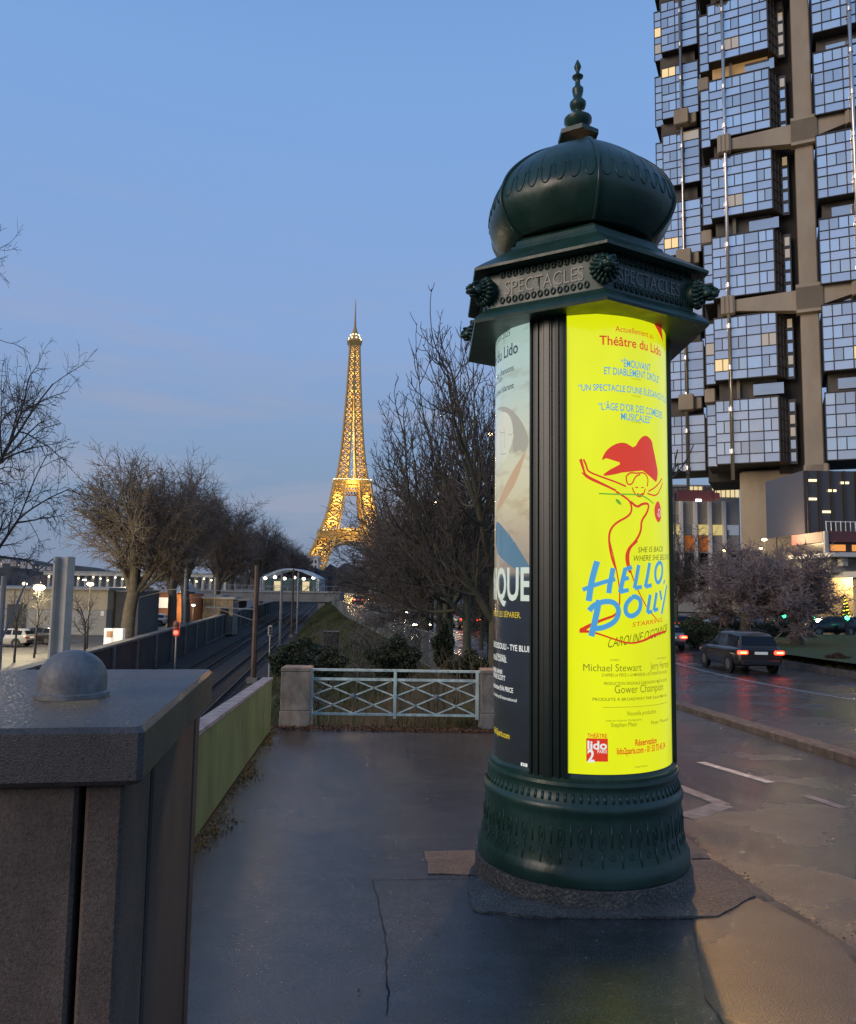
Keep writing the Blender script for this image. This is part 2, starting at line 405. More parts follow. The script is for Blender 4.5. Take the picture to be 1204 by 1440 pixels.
slab('planted_verge', [(5.2, 64), (14, 58), (30, 66), (30, 130), (-2, 130), (1.5, 84)], .12, MATS['turf'], MATS['stone_kerb'])

# railway cutting, bank, low quay
TY = [-6, 6, 14, 22, 30, 40, 55, 70, 90, 120, 160, 220, 320, 500, 900]
sheet('track_bed', TY, lambda Y: xt(Y) - 8.2, lambda Y: xt(Y) + 3.2, lambda x, Y: TZ - .18, MATS['ballast'], 4)
def bankz(x, Y):
    a, b = xt(Y) + 2.9, xf(Y); t = min(1, max(0, (x - a) / (b - a)))
    return TZ - .2 + (gz(Y) - .1 - TZ + .2) * (t ** .62) + .12 * math.sin(x * 2.1 + Y * .7) * t * (1 - t) * 4
sheet('grass_bank', [13.25, 15, 17, 20, 23, 26, 30, 34, 38, 43, 47, 55, 63, 71, 80, 100, 130, 165, 200, 300, 400, 650], lambda Y: xt(Y) + 2.9, lambda Y: xf(Y), bankz, M('bank_turf', (.022, .020, .010), .95, col2=(.072, .08, .026), vs_=.6, bump=.8, bs=12), 14)
sheet('quay_ground', TY, lambda Y: -420, lambda Y: xt(Y) - 8.3, lambda x, Y: QZ, MATS['quay'], 4)
for k, off in enumerate((0, -3.9)):
    t = empty('railway_track', (0, 0, 0))
    tag(t, ['railway track nearer the grass bank, steel rails on dark ballast', 'railway track nearer the left retaining wall, steel rails on dark ballast'][k], 'railway track', 'railway tracks in the cutting')
    for s in (-.72, .72):
        mb = MB()
        for a, b in zip(TY[1:-1], TY[2:]): mb.bar((xt(a) + off + s, a, TZ), (xt(b) + off + s, b, TZ), .07, .16)
        mb.build('rail', M('rail', (.10, .075, .06), .35, metal=.7, var=.2), t)
    mb = MB(); y = 20.
    while y < 190:
        mb.box((xt(y) + off, y, TZ - .14), (2.5, .24, .13), .115); y += .62
    mb.build('sleepers', M('sleeper', (.06, .055, .05), .9, var=.3), t)['kind'] = 'stuff'
# lower wall between the tracks and the quay: coping, buttresses, panels
lw = empty('trackside_wall'); tag(lw, 'long dark trackside wall with pale coping and buttress posts, left of the rails', 'wall')
def xlw(Y): return xt(Y) - 8.0
mb = MB(); cp = MB()
WT = QZ + .75
for a, b in zip(TY[1:-1], TY[2:]):
    mb.bar((xlw(a), a, (TZ - .3 + WT) / 2), (xlw(b), b, (TZ - .3 + WT) / 2), .35, WT - TZ + .3)
    cp.bar((xlw(a) - .1, a, WT + .09), (xlw(b) - .1, b, WT + .09), .75, .17)
mb.build('wall', M('dark_wall', (.045, .042, .038), .85, var=.4, vs_=.8, bump=.4, bs=8), lw)
cp.build('coping', M('pale_coping', (.16, .155, .145), .8, var=.3, vs_=1.5), lw)
y = 30.
while y < 260:
    MB().box((xlw(y) + .25, y, (TZ + WT) / 2), (.22, .3, WT - TZ)).build('buttress', MATS['pale_coping'], lw); y += 6.5
# ------------------------------------------------------------------ granite pillar at the bridge end (nearest thing, left)
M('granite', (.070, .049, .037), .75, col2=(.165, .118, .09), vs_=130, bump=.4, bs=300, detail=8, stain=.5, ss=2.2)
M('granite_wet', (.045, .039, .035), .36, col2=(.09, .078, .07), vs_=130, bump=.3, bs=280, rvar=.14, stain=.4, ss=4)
M('granite_shaded', (.042, .036, .029), .75, col2=(.08, .067, .055), vs_=120, bump=.3, bs=260, stain=.45, ss=2)  # darker copy of the granite: the side face's shade put into the colour
M('stud_metal', (.15, .145, .14), .5, col2=(.22, .21, .20), vs_=14, bump=.15, bs=60, stain=.45, ss=9)
ZT = 1.32
c1 = at(203, 1018, 1.77); c2 = at(300, 938, 2.96)
P1, P2 = Vector((c1.x, c1.y)), Vector((c2.x, c2.y))
ed = (P2 - P1).normalized(); en = Vector((-ed.y, ed.x))          # en points left, away from the pavement
pang = math.atan2(ed.y, ed.x) - math.pi / 2
pil = empty('granite_pillar', (P1.x, P1.y, gz(P1.y)), pang)
tag(pil, 'dark granite pillar with flat cap and grey metal dome on top, nearest left', 'pillar')
PL = (P2 - P1).length; PWID = 1.45; zt = ZT - gz(P1.y)            # local: x right, y along the wall; corner at origin
cap = MB(); b_ = .014; th = .128
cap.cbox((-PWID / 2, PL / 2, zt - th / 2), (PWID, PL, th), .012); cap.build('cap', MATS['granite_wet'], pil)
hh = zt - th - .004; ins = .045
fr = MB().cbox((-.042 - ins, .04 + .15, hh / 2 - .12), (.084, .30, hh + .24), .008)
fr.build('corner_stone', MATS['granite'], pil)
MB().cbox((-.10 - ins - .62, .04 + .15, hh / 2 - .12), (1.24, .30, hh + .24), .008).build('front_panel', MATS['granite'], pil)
MB().cbox((-ins - .03, .345 + .36, hh / 2 - .12), (.07, .70, hh + .24), .006).build('side_panel', MATS['granite_shaded'], pil)
MB().cbox((-ins - .03, 1.062 + .08, hh / 2 - .12), (.07, PL - 1.06 + .02 - .06, hh + .24), .006).build('side_panel', MATS['granite_shaded'], pil)
MB().box((-.75, PL / 2 + .05, hh / 2 - .14), (1.3, PL - .2, hh + .2)).build('core', MATS['granite_shaded'], pil)
dm = at(98, 972, 2.2); dl = Matrix.Rotation(-pang, 2) @ (Vector((dm.x, dm.y)) - P1)
st = MB(); pr = [(.100, 0), (.100, .012), (.093, .016), (.093, .045)] + [(.093 * math.cos(t), .045 + .085 * math.sin(t)) for t in [i * math.pi / 24 for i in range(1, 12)]] + [(.004, .13)]
st.lathe(pr, 36, (dl.x, dl.y + .02, zt + .001)); st.build('dome_stud', MATS['stud_metal'], pil, angle=40)

# ------------------------------------------------------------------ green parapet with pale coping
par = empty('green_parapet', (0, 0, 0)); tag(par, 'green painted metal parapet with weathered grey coping, between pillar and concrete gatepost', 'parapet')
gm = M('green_paint', (.135, .215, .085), .5, col2=(.11, .18, .072), vs_=2.2, bump=.06, bs=30, stain=.35, ss=1.8)
cpm = M('weathered_coping', (.12, .125, .13), .6, col2=(.30, .31, .31), vs_=7, bump=.4, bs=30)
Y0, Y1, hP = 2.9, 12.3, .80
def wallpt(Y, dx, dz): return (xw(Y) + dx, Y, gz(Y) + dz)
ys = [Y0 + (Y1 - Y0) * i / 5 for i in range(6)]
for a, b in zip(ys[:-1], ys[1:]):
    mb = MB(); mb.add([wallpt(a, -.12, .03), wallpt(a, 0, .03), wallpt(a, 0, hP), wallpt(a, -.12, hP), wallpt(b - .004, -.12, .03), wallpt(b - .004, 0, .03), wallpt(b - .004, 0, hP), wallpt(b - .004, -.12, hP)],
        [(0, 1, 2, 3), (7, 6, 5, 4), (1, 5, 6, 2), (0, 3, 7, 4), (3, 2, 6, 7), (0, 4, 5, 1)]); mb.build('panel', gm, par)
    mb = MB(); mb.bar(wallpt(a, -.06, hP + .02), wallpt(b - .008, -.06, hP + .02), .15, .035); mb.build('coping_stone', cpm, par)

# ------------------------------------------------------------------ concrete gateposts and the pale turquoise railing
cm = M('gatepost_concrete', (.22, .19, .155), .85, col2=(.30, .265, .215), vs_=6, bump=.5, bs=35, stain=.5, ss=2.5)
GY = 12.77
def gatepost(x0, x1, label):
    t = empty('gatepost', ((x0 + x1) / 2, GY + .2, gz(GY + .2))); tag(t, label, 'gatepost', 'concrete gateposts'); w_ = x1 - x0
    MB().cbox((0, 0, .13), (w_ + .02, .42, .30), .012).build('plinth', cm, t)
    MB().cbox((0, 0, .595), (w_, .40, .626), .012).build('shaft', cm, t)
    MB().cbox((0, 0, .945), (w_ + .008, .41, .068), .012).build('cap', cm, t)
xa, xb = xat(393, GY, -.7), xat(434, GY, -.7); xc_, xd = xat(676, GY, -.7), xat(676, GY, -.7) + .5
gatepost(xa, xb, 'concrete gatepost between the green parapet and the pale railing')
gatepost(xc_, xd, 'concrete gatepost at the right end of the pale railing, beside the advertising column')
tq = M('turquoise_paint', (.44, .58, .54), .5, col2=(.55, .68, .63), vs_=14, bump=.15, bs=50, stain=.4, ss=7)
gr = empty('lattice_railing', (0, GY + .15, 0)); tag(gr, 'pale turquoise metal railing with crossed lattice bars between two concrete posts', 'railing')
def gp(px, py): q = at(px, py, GY + .15); return Vector((q.x, 0, q.z))
x0, x1, xm = gp(438, 980).x, gp(671, 980).x, gp(555.5, 980).x
zt_, zm_, zb_ = gp(555, 943).z, gp(555, 956).z, gp(555, 1005).z
MB().bar((x0 - .04, 0, zt_), (x1 + .04, 0, zt_), .06, .035).build('top_rail', tq, gr)
MB().bar((x0, .002, zm_), (x1, .002, zm_), .045, .04).build('middle_rail', tq, gr)
MB().bar((x0, .002, zb_), (x1, .002, zb_), .045, .035).build('bottom_rail', tq, gr)
for x in (x0, xm, x1): MB().box((x, -.004, (zt_ + zb_) / 2 - .03), (.05, .05, zt_ - zb_ + .06)).build('post', tq, gr)
zc_ = (zm_ + zb_) / 2 + .01
for (a, b) in ((x0, xm), (xm, x1)):
    m = (a + b) / 2; w_ = b - a; h_ = zm_ - zb_ - .03
    zb2, zm2 = zb_ + .01, zm_ - .01
    for (p, q) in (((a, zc_), (m, zm2)), ((m, zm2), (b, zc_)), ((b, zc_), (m, zb2)), ((m, zb2), (a, zc_)),
                   ((a + .03, zm2), (m, zc_)), ((m, zc_), (b - .03, zb2)), ((a + .03, zb2), (m, zc_)), ((m, zc_), (b - .03, zm2))):
        MB().bar((p[0], .012, p[1]), (q[0], .012, q[1]), .02, .028, up=Vector((0, 1, 0))).build('lattice_bar', tq, gr)
    rz_ = MB().lathe([(.045, 0), (.05, .015), (.03, .04), (.004, .05)], 14)
    ro = rz_.build('rosette', cpm, gr, angle=50); ro.location = (m, -.012, zc_); ro.rotation_euler = (math.pi / 2, 0, 0)
# chicken wire behind the right half
mb = MB(); s_ = .055
nx_, nz_ = int((x1 - xm) / s_), int((zm_ - zb_) / s_)
for i in range(nx_):
    for j in range(nz_):
        x, z = xm + .03 + i * s_ + (s_ / 2 if j % 2 else 0), zb_ + .02 + j * s_
        if x + s_ / 2 > x1 - .02: continue
        mb.bar((x, .04, z), (x + s_ / 2, .04, z + s_), .004); mb.bar((x + s_ / 2, .04, z + s_), (x + s_, .04, z), .004)
wire = mb.build('wire_mesh', M('wire', (.16, .15, .13), .6, metal=.5), gr); wire['kind'] = 'stuff'

# ------------------------------------------------------------------ the advertising column
dk = M('column_green', (.013, .044, .031), .36, col2=(.021, .058, .043), vs_=5, bump=.10, bs=22, spec=.5, rvar=.10, stretch=(1, 1, .45), stain=.32, ss=3)
blk = M('column_black', (.012, .013, .013), .3)
AX, AY = 1.030, 5.19; AZ = gz(AY)
AK = 1.055
ac = empty('advertising_column', (AX * AK, AY * AK, CAM.z + (AZ - CAM.z) * AK)); ac.scale = (AK, AK, AK); tag(ac, 'dark green domed advertising column with lit yellow theatre poster', 'advertising column')
CDIR = Vector((-AX, -AY)).normalized(); BASE = math.atan2(CDIR.y, CDIR.x)
def zc(y, r, a=0., px=822):                # local height of a photo row on the column's surface at radius r, angle a
    th = BASE + R(a); Yd = AY + r * math.sin(th); return at(px, y, Yd).z - AZ
def cyl(px, py, r):                        # photo point -> (angle deg, local height) on the shaft
    d = ray(px, py); ox, oy = CAM.x - AX, CAM.y - AY
    A = d.x ** 2 + d.y ** 2; B = ox * d.x + oy * d.y; Cc = ox * ox + oy * oy - r * r; D = B * B - A * Cc
    t = (-B - math.sqrt(max(D, 0))) / A; p = CAM + d * t
    a = math.degrees(math.atan2(p.y - AY, p.x - AX) - BASE); a = (a + 180) % 360 - 180
    return a, p.z - AZ
def pol(r, a, z): th = BASE + R(a); return Vector((r * math.cos(th), r * math.sin(th), z))
RS = .575
zb0 = zc(1253, .71, 0); z_ring = zc(1160, .66); z_sh0 = zc(1098, .62); z_top = zc(437, .58)
prof = [(.60, zb0 - .004), (.712, zb0 - .004), (.716, zc(1246, .71)), (.712, zc(1236, .71)), (.695, zc(1228, .7)), (.69, zc(1222, .69)), (.672, zc(1205, .67)), (.664, zc(1160, .66)), (.664, zc(1152, .66)),
        (.676, zc(1148, .67)), (.678, zc(1142, .67)), (.668, zc(1137, .66)), (.655, zc(1132, .65)), (.640, zc(1120, .64)), (.640, zc(1114, .64)), (.652, zc(1110, .65)), (.648, zc(1105, .65)), (.628, zc(1103, .63)), (.628, zc(1098, .63)), (.614, zc(1096, .61)), (.604, zc(1092, .60)), (.604, zc(1090, .60))]
prof = [(r * (.945 if z < z_sh0 - .02 else .96), z) for r, z in prof]
MB().lathe(prof, 72, a0=BASE).build('base', dk, ac, angle=35)
MB().lathe([(.70, zb0 - .35), (.69, zb0 - .012), (.60, zb0 - .006)], 48).build('mortar_plinth', MATS['old_concrete'], ac, angle=35)
MB().lathe([(RS - .012, zc(1100, .6)), (RS - .012, z_top + .16)], 64).build('shaft', blk, ac, angle=35)
# oval cartouches and flutes round the base
def loop(r_of_z, a0, z0, wa, hz, rad, n=12, ns=5):
    pts = []
    for i in range(n + 1):
        t = 2 * math.pi * i / n; z = z0 + hz * math.sin(t); pts.append(pol(r_of_z(z), a0 + wa * math.cos(t), z))
    return MB().tube(pts, rad, ns, cap=False)
pz = sorted([(z, r) for r, z in prof[5:]])
rz_of = lambda z: float(np.interp(z, [q[0] for q in pz], [q[1] for q in pz])) + .001
orn = MB()
for i in range(34):
    a = i * 360 / 34; z0 = zc(1183, .665)
    l = loop(rz_of, a, z0, 1.7, .055, .004); orn.add(l.v, l.f)
    orn.ell(pol(rz_of(z0), a, z0), (.006, .006, .026), 6, 5)
    l = loop(rz_of, a + 5.3, zc(1208, .675), 1.3, .018, .003, 8, 4); orn.add(l.v, l.f)
    orn.bar(pol(rz_of(z0 - .06), a, z0 - .062), pol(rz_of(z0 - .16), a, z0 - .16), .010, .004)
    orn.bar(pol(rz_of(zc(1195, .67)), a + 5.3, zc(1195, .67)), pol(rz_of(zc(1162, .67)), a + 5.3, zc(1162, .67)), .007, .004)
for i in range(84):
    a = i * 360 / 84; orn.bar(pol(rz_of(zc(1133, .65)), a, zc(1132, .65)), pol(rz_of(zc(1121, .65)), a, zc(1120, .64)), .015, .006)
o = orn.build('base_ornament', dk, ac, smooth=True); o['kind'] = 'stuff'
PC = -18.8
# ribbed pilasters between the posters
for pc in (PC, PC + 120, PC - 120):
    p = MB()
    th = MB()
    V = []; prof2 = []
    k = 0
    for i in range(45):
        a = pc - 11.6 + 23.2 * i / 44; u = abs(a - pc)
        r_ = RS + .022 + (.012 if (int((a - pc + 11.6) / 2.1) % 2 == 0) else 0)
        if u > 10.4: r_ = RS + .030
        if u < 1.6: r_ = RS + .040
        prof2.append((a, r_))
    n = len(prof2)
    for zz in (zc(1097, .6), z_top + .12):
        for a, r_ in prof2: V.append(pol(r_, a, zz))
        V.append(pol(RS - .02, pc + 11.6, zz)); V.append(pol(RS - .02, pc - 11.6, zz))
    m = n + 2
    p.add(V, [(i, (i + 1) % m, m + (i + 1) % m, m + i) for i in range(m)]); p.build('pilaster', M('pilaster_green', (.008, .018, .015), .32), ac)
# hexagonal entablature
HA = 11.0
def hexring(prof, name, mat, n=6, par=ac, rounding=0.):
    mb = MB(); V = []; seg = n
    for (r, z) in prof:
        for j in range(seg):
            a = HA + 360 * j / seg
            if rounding and seg > 6:
                t = ((360 * j / seg + 30) % 60) - 30; hexr = math.cos(R(30)) / math.cos(R(30 - abs(t)))
                k = hexr * (1 - rounding) + rounding
            else: k = 1
            V.append(pol(r * k, a, z))
    k = len(prof)
    F = [(i * seg + j, i * seg + (j + 1) % seg, (i + 1) * seg + (j + 1) % seg, (i + 1) * seg + j) for i in range(k - 1) for j in range(seg)]
    F += [tuple(range(seg - 1, -1, -1)), tuple(range((k - 1) * seg, k * seg))]
    return mb.add(V, F).build(name, mat, par, angle=30)
vz = lambda y, r: zc(y, r, HA, 850)
zf0, zf1 = vz(405, .76), vz(352, .76)
hexring([(.50, vz(436, .70) + .03), (.60, vz(430, .72)), (.86, vz(421, .86)), (.865, vz(417, .86)), (.855, vz(412, .86)), (.80, vz(407, .8)), (.765, zf0),
         (.758, zf1), (.79, vz(349, .8)), (.83, vz(345, .84)), (.865, vz(341, .86)), (.868, vz(336, .87)), (.80, vz(333, .8)), (.585, vz(326, .58)), (.575, vz(322, .57)), (.545, vz(321, .55)), (.535, vz(316, .53)), (.50, vz(315, .5)), (.49, vz(313, .49))], 'entablature', dk)
# pale ring under the soffit, coloured as if lit; it sheds no light
MB().lathe([(.60, z_top + .02), (.63, z_top + .035), (.63, z_top + .05), (.60, z_top + .05)], 48).build('pale_soffit_ring', M('ring_pale', (.5, .5, .45), .4), ac, smooth=True)
sz = lambda y: at(822, y, AY - .2).z - AZ
dprof = [(.485, sz(338)), (.53, sz(332)), (.59, sz(318)), (.625, sz(304)), (.635, sz(292)), (.622, sz(278)), (.588, sz(261)), (.535, sz(246)), (.45, sz(229)), (.36, sz(215)), (.27, sz(204)), (.19, sz(196)), (.13, sz(191))]
# smooth the profile
def smooth_prof(pr, k=3):
    P = [Vector((r, z)) for r, z in pr]
    for _ in range(k):
        q = [P[0]]
        for a, b in zip(P[:-1], P[1:]): q += [a * .75 + b * .25, a * .25 + b * .75]
        P = q + [P[-1]]
    return [(p.x, p.y) for p in P]
dsm = [(r * 1.045, z) for r, z in smooth_prof(dprof, 2)]
dome = hexring(dsm, 'dome', dk, 60, ac, .62)
rid = MB()
for j in range(6): rid.tube([pol(r + .004, HA + 60 * j, z) for r, z in dsm], .011, 6)
rid.build('dome_ridges', dk, ac, smooth=True)
dz_ = sorted([(z, r) for r, z in dsm]); rdo = lambda z: float(np.interp(z, [q[0] for q in dz_], [q[1] for q in dz_]))
def rdome(a, z):
    t = ((a - HA + 30) % 60) - 30; hexr = math.cos(R(30)) / math.cos(R(30 - abs(t))); return rdo(z) * (hexr * .38 + .62)
sc = MB(); zmid = sz(283)
for j in range(6):
    for i in range(7):
        a0 = HA + 60 * j + 4.5 + i * 8.5
        for zz, hgt in ((zmid - .02, .075),):
            pts = []
            for k in range(9):
                t = math.pi * k / 8; a = a0 - 3.0 * math.cos(t); z = zz + hgt * 1.1 - hgt * math.sin(t) ** .6 * 1.6
                pts.append(pol(rdome(a, z) + .001, a, z))
            sc.tube(pts, .005, 5)
        pts = [pol(rdome(a0 - 4.2, z) + .0, a0 - 4.2, z) for z in [zmid + .06 + .016 * q for q in range(9)]]
        sc.tube(pts, [.004 * (1 - q / 10) for q in range(9)], 5)
o = sc.build('dome_scales', dk, ac, smooth=True); o['kind'] = 'stuff'
# finial
fz = lambda y: at(812, y, AY).z - AZ
hexring([(.15, fz(196)), (.15, fz(190)), (.12, fz(188)), (.11, fz(186))], 'dome_cap', dk)
fp = [(.06, 187), (.05, 184), (.075, 178), (.098, 172), (.098, 168), (.05, 163), (.03, 159), (.03, 156), (.05, 153), (.058, 148), (.058, 145), (.04, 141), (.028, 138), (.035, 133), (.04, 128), (.04, 125), (.02, 121), (.018, 116), (.018, 113), (.036, 110), (.04, 108), (.014, 104), (.012, 101), (.022, 97), (.026, 94), (.018, 90), (.003, 84)]
MB().lathe([(r, fz(y)) for r, y in fp], 20).build('finial', dk, ac, angle=60)
# beading on the frieze and the lion heads at its corners
bd = MB(); nface = 14
for j in range(6):
    A0, A1 = pol(.772, HA + 60 * j, 0), pol(.772, HA + 60 * (j + 1), 0); nrm = (A0 + A1).normalized()
    for i in range(nface):
        t = (i + 2.5) / (nface + 4); q = A0.lerp(A1, t)
        for zz, h in ((zf1 - .028, .026), (zf0 + .038, .032)):
            c = Vector((q.x, q.y, zz)); tg = (A1 - A0).normalized()
            pts = [c + tg * (.013 * math.cos(u)) + Vector((0, 0, h * .6 * math.sin(u))) for u in [k * math.pi / 4 for k in range(9)]]
            bd.tube(pts, .005, 4, cap=False)
o = bd.build('frieze_beading', dk, ac, smooth=True); o['kind'] = 'stuff'
def lion():
    mb = MB(); rnd = random.Random(3)                    # local: +x out of the corner, z up
    mb.ell((-.01, 0, 0), (.07, .088, .094), 18, 12)
    for i in range(18):
        t = 2 * math.pi * i / 18; rr = .074
        M3 = Matrix.Rotation(t, 3, 'X')
        mb.ell((.018, rr * math.cos(t), rr * math.sin(t) * 1.06), (.03, .034, .015), 8, 6, M3)
    for i in range(14):
        t = 2 * math.pi * i / 14 + .2; M3 = Matrix.Rotation(t, 3, 'X')
        mb.ell((.05, .052 * math.cos(t), .056 * math.sin(t)), (.024, .026, .011), 8, 6, M3)
    mb.ell((.07, 0, .010), (.062, .050, .056), 14, 10); mb.ell((.122, 0, -.016), (.046, .036, .026), 14, 8); mb.ell((.108, 0, -.048), (.036, .028, .013), 12, 6)
    mb.ell((.160, 0, -.002), (.014, .019, .012), 10, 6); mb.bar((.105, 0, .046), (.158, 0, .006), .034, .022)
    for s in (-1, 1):
        mb.ell((.122, .029 * s, .024), (.010, .011, .008), 8, 6); mb.ell((.112, .028 * s, .040), (.024, .022, .010), 10, 6)
        mb.ell((.04, .058 * s, .072), (.014, .018, .020), 8, 6); mb.ell((.140, .021 * s, -.020), (.022, .018, .017), 10, 6)
        mb.ell((.09, .044 * s, -.012), (.034, .016, .030), 8, 6)
    return mb.mesh('lion_head', dk, True)
LM = lion(); zl = (zf0 + zf1) / 2 - .008
for j in range(6):
    p = pol(.775, HA + 60 * j, zl); o = link('lion_head', LM, ac, p); o.rotation_euler = (0, 0, BASE + R(HA + 60 * j)); o.scale = (.9, .88, .88)
    # the bracket strip under the lion
# ------------------------------------------------------------------ text and strokes wrapped on the column
def text_mesh(s, bold=0., sx=1.):
    cu = bpy.data.curves.new('t', 'FONT'); cu.body = s; cu.size = 1; cu.resolution_u = 3; cu.offset = bold; cu.space_character = 1.0
    ob = bpy.data.objects.new('t', cu); C.objects.link(ob)
    dg = bpy.context.evaluated_depsgraph_get(); me = bpy.data.meshes.new_from_object(ob.evaluated_get(dg))
    bpy.data.objects.remove(ob); bpy.data.curves.remove(cu)
    n = len(me.vertices); co = np.empty(n * 3, np.float32); me.vertices.foreach_get('co', co); co = co.reshape(-1, 3)
    return me, co
def wrap_text(s, width, height, ac_deg, zc_, mat, r=RS + .003, bold=.0, align='C', tilt=0., par=ac, name='lettering', shear=0., wav=0.):
    me, co = text_mesh(s, bold); lo, hi = co.min(0), co.max(0)
    caps = .73
    x = (co[:, 0] - lo[0]) / (hi[0] - lo[0]) * width; z = (co[:, 1]) / caps * height - height / 2
    x += z * shear
    if align == 'C': x -= width / 2
    elif align == 'R': x -= width
    z = z + x * tilt
    a = BASE + R(ac_deg) + x / r
    out_ = np.stack([r * np.cos(a), r * np.sin(a), z + zc_], 1)
    me.vertices.foreach_set('co', out_.astype(np.float32).ravel()); me.materials.clear(); me.materials.append(mat); me.update()
    return link(name, me, par)
def flat_text(s, width, height, M4, mat, par, name='lettering', bold=0., depth=0.):
    me, co = text_mesh(s, bold); lo, hi = co.min(0), co.max(0)
    x = (co[:, 0] - lo[0]) / (hi[0] - lo[0]) * width - width / 2; z = (co[:, 1] - lo[1]) / (hi[1] - lo[1]) * height - height / 2
    P = np.stack([x, np.zeros_like(x), z, np.ones_like(x)], 1) @ np.array(M4).T
    me.vertices.foreach_set('co', P[:, :3].astype(np.float32).ravel()); me.materials.clear(); me.materials.append(mat); me.update()
    return link(name, me, par)
lm = M('letter_metal', (.16, .155, .14), .45, metal=.4)
for j in range(6):
    A0, A1 = pol(.7645, HA + 60 * j, 0), pol(.7645, HA + 60 * (j + 1), 0); m = (A0 + A1) / 2; tg = (A1 - A0).normalized(); m = m * 1.006
    M4 = Matrix(((tg.x, m.normalized().x, 0, m.x), (tg.y, m.normalized().y, 0, m.y), (0, 0, 1, (zf0 + zf1) / 2 - .002), (0, 0, 0, 1)))
    flat_text('SPECTACLES', .52, .088, M4, lm, ac, bold=-.006)
# ------------------------------------------------------------------ backlit posters
def print_mat(name, col, s, coat=.6, rough=.25):
    return M(name, tuple(c * .25 for c in col), rough, emit=col, es=s, coat=coat, spec=.4)
YEL = print_mat('poster_yellow', (.80, .86, .006), .92)
RED = print_mat('ink_red', (.72, .045, .012), .85); BLU = print_mat('ink_blue', (.07, .33, .62), .95); INK = print_mat('ink_black', (.03, .035, .006), .9)
OLI = print_mat('ink_olive', (.22, .23, .012), .9); WHI = print_mat('ink_white', (.85, .87, .82), .85); GRN = print_mat('ink_green', (.14, .42, .02), .9)
GOLD = print_mat('ink_gold', (.75, .55, .03), .8); DKT = print_mat('ink_slate', (.05, .07, .07), .8)
def sheet_poster(a0, a1, z0, z1, mat, name, par, r=RS, n=40, nz=1):
    mb = MB(); V = []; F = []
    for k in range(nz + 1):
        z = z0 + (z1 - z0) * k / nz
        for i in range(n + 1): V.append(pol(r, a0 + (a1 - a0) * i / n, z))
    for k in range(nz):
        for i in range(n): q = k * (n + 1) + i; F.append((q, q + 1, q + n + 2, q + n + 1))
    return mb.add(V, F).build(name, mat, par, smooth=True)
pz0, pz1 = zc(1095, RS, -10), z_top + .03
YEL2 = YEL
_t = YEL.node_tree; _n = _t.nodes.new('ShaderNodeTexNoise'); _n.inputs['Scale'].default_value = 2.2; _m = _t.nodes.new('ShaderNodeMapRange'); _m.inputs[3].default_value = .80; _m.inputs[4].default_value = 1.04
_c = _t.nodes.new('ShaderNodeTexCoord'); _p = _t.nodes.new('ShaderNodeMapping'); _p.inputs['Scale'].default_value = (1.6, 1.6, .5); _t.links.new(_c.outputs['Object'], _p.inputs[0]); _t.links.new(_p.outputs[0], _n.inputs[0]); _t.links.new(_n.outputs[0], _m.inputs[0]); _t.links.new(_m.outputs[0], _t.nodes['Principled BSDF'].inputs['Emission Strength'])
yp = sheet_poster(PC + 11.6, PC + 108.4, pz0, pz1, YEL, 'yellow_poster', ac); yp['label'] = 'lit yellow theatre poster with blue hand-lettered title'
PXM = lambda py: 1080 / ((AY - RS))          # px per metre on the front of the shaft
def cline(s, px, py, hpx, mat, ctr=38., bold=.0, hs=1.0, rr=.003, **k):      # centred line whose left end was measured at px
    a, z = cyl(px, py, RS); w_ = 2 * R(ctr - a) * RS
    return wrap_text(s, w_, hpx / 222 * hs, ctr, z, mat, bold=bold, par=yp, r=RS + rr, **k)
def sline(s, px0, px1, py, hpx, mat, bold=0., par=None, rr=.003, **k):
    a0, z = cyl(px0, py, RS); a1, _ = cyl(px1, py, RS)
    return wrap_text(s, R(a1 - a0) * RS, hpx / 222, (a0 + a1) / 2, z, mat, bold=bold, par=par or yp, r=RS + rr, **k)
cline('Actuellement au', 865, 462, 8.5, RED, bold=.0)
cline('Théâtre du Lido', 842.5, 478, 13.5, RED, bold=.012)
cline('“ÉMOUVANT', 873, 510, 11, BLU, bold=.009); cline('ET DIABLEMENT DRÔLE”', 849, 521, 10.5, BLU, bold=.009)
cline("“UN SPECTACLE D'UNE ÉLÉGANCE FOLLE”", 813, 545, 9.5, BLU, bold=.009)
cline("“L'ÂGE D'OR DES COMÉDIES", 841, 571, 10.5, BLU, bold=.009); cline('MUSICALES”', 873, 585, 10.5, BLU, bold=.009)
for y in (532, 556, 593): sline('Le Parisien', 888, 901, y, 2.5, OLI)
cline('SHE IS BACK', 897, 771, 8, INK, ctr=50, bold=-.004, tilt=.06, shear=.2); cline('WHERE SHE BELONGS', 890, 782, 8, INK, ctr=55, bold=-.004, tilt=.06, shear=.2)
cline('STARRING', 889, 875, 6, RED, ctr=46, tilt=.1, shear=.2); 
sline("CAROLINE O'CONNOR", 855, 938, 894, 13, INK, bold=-.008, tilt=.16, shear=.25)
sline('LIVRET', 858, 871, 928, 3, OLI); sline('Michael Stewart', 820, 902, 938, 10, OLI); sline('Jerry Herman', 914, 939, 936, 10, OLI)
sline('D’APRÈS LA PIÈCE « LA MARIEUSE » DE THORNTON WILDER', 846, 937, 949, 4, OLI, bold=.01); sline('PRODUCTION ORIGINALE À BROADWAY MISE EN SCÈNE', 849, 937, 961, 4, OLI, bold=.01)
sline('Gower Champion', 864, 932, 969, 11, OLI); sline('PRODUITE À BROADWAY PAR David Merrick', 833, 937, 983, 4, OLI, bold=.01)
sline('Nouvelle production', 882, 922, 1003, 6, OLI); sline('Stephen Mear', 859, 896, 1019, 6, OLI); sline('Peter Maxwell', 915, 939, 1016, 5, OLI)
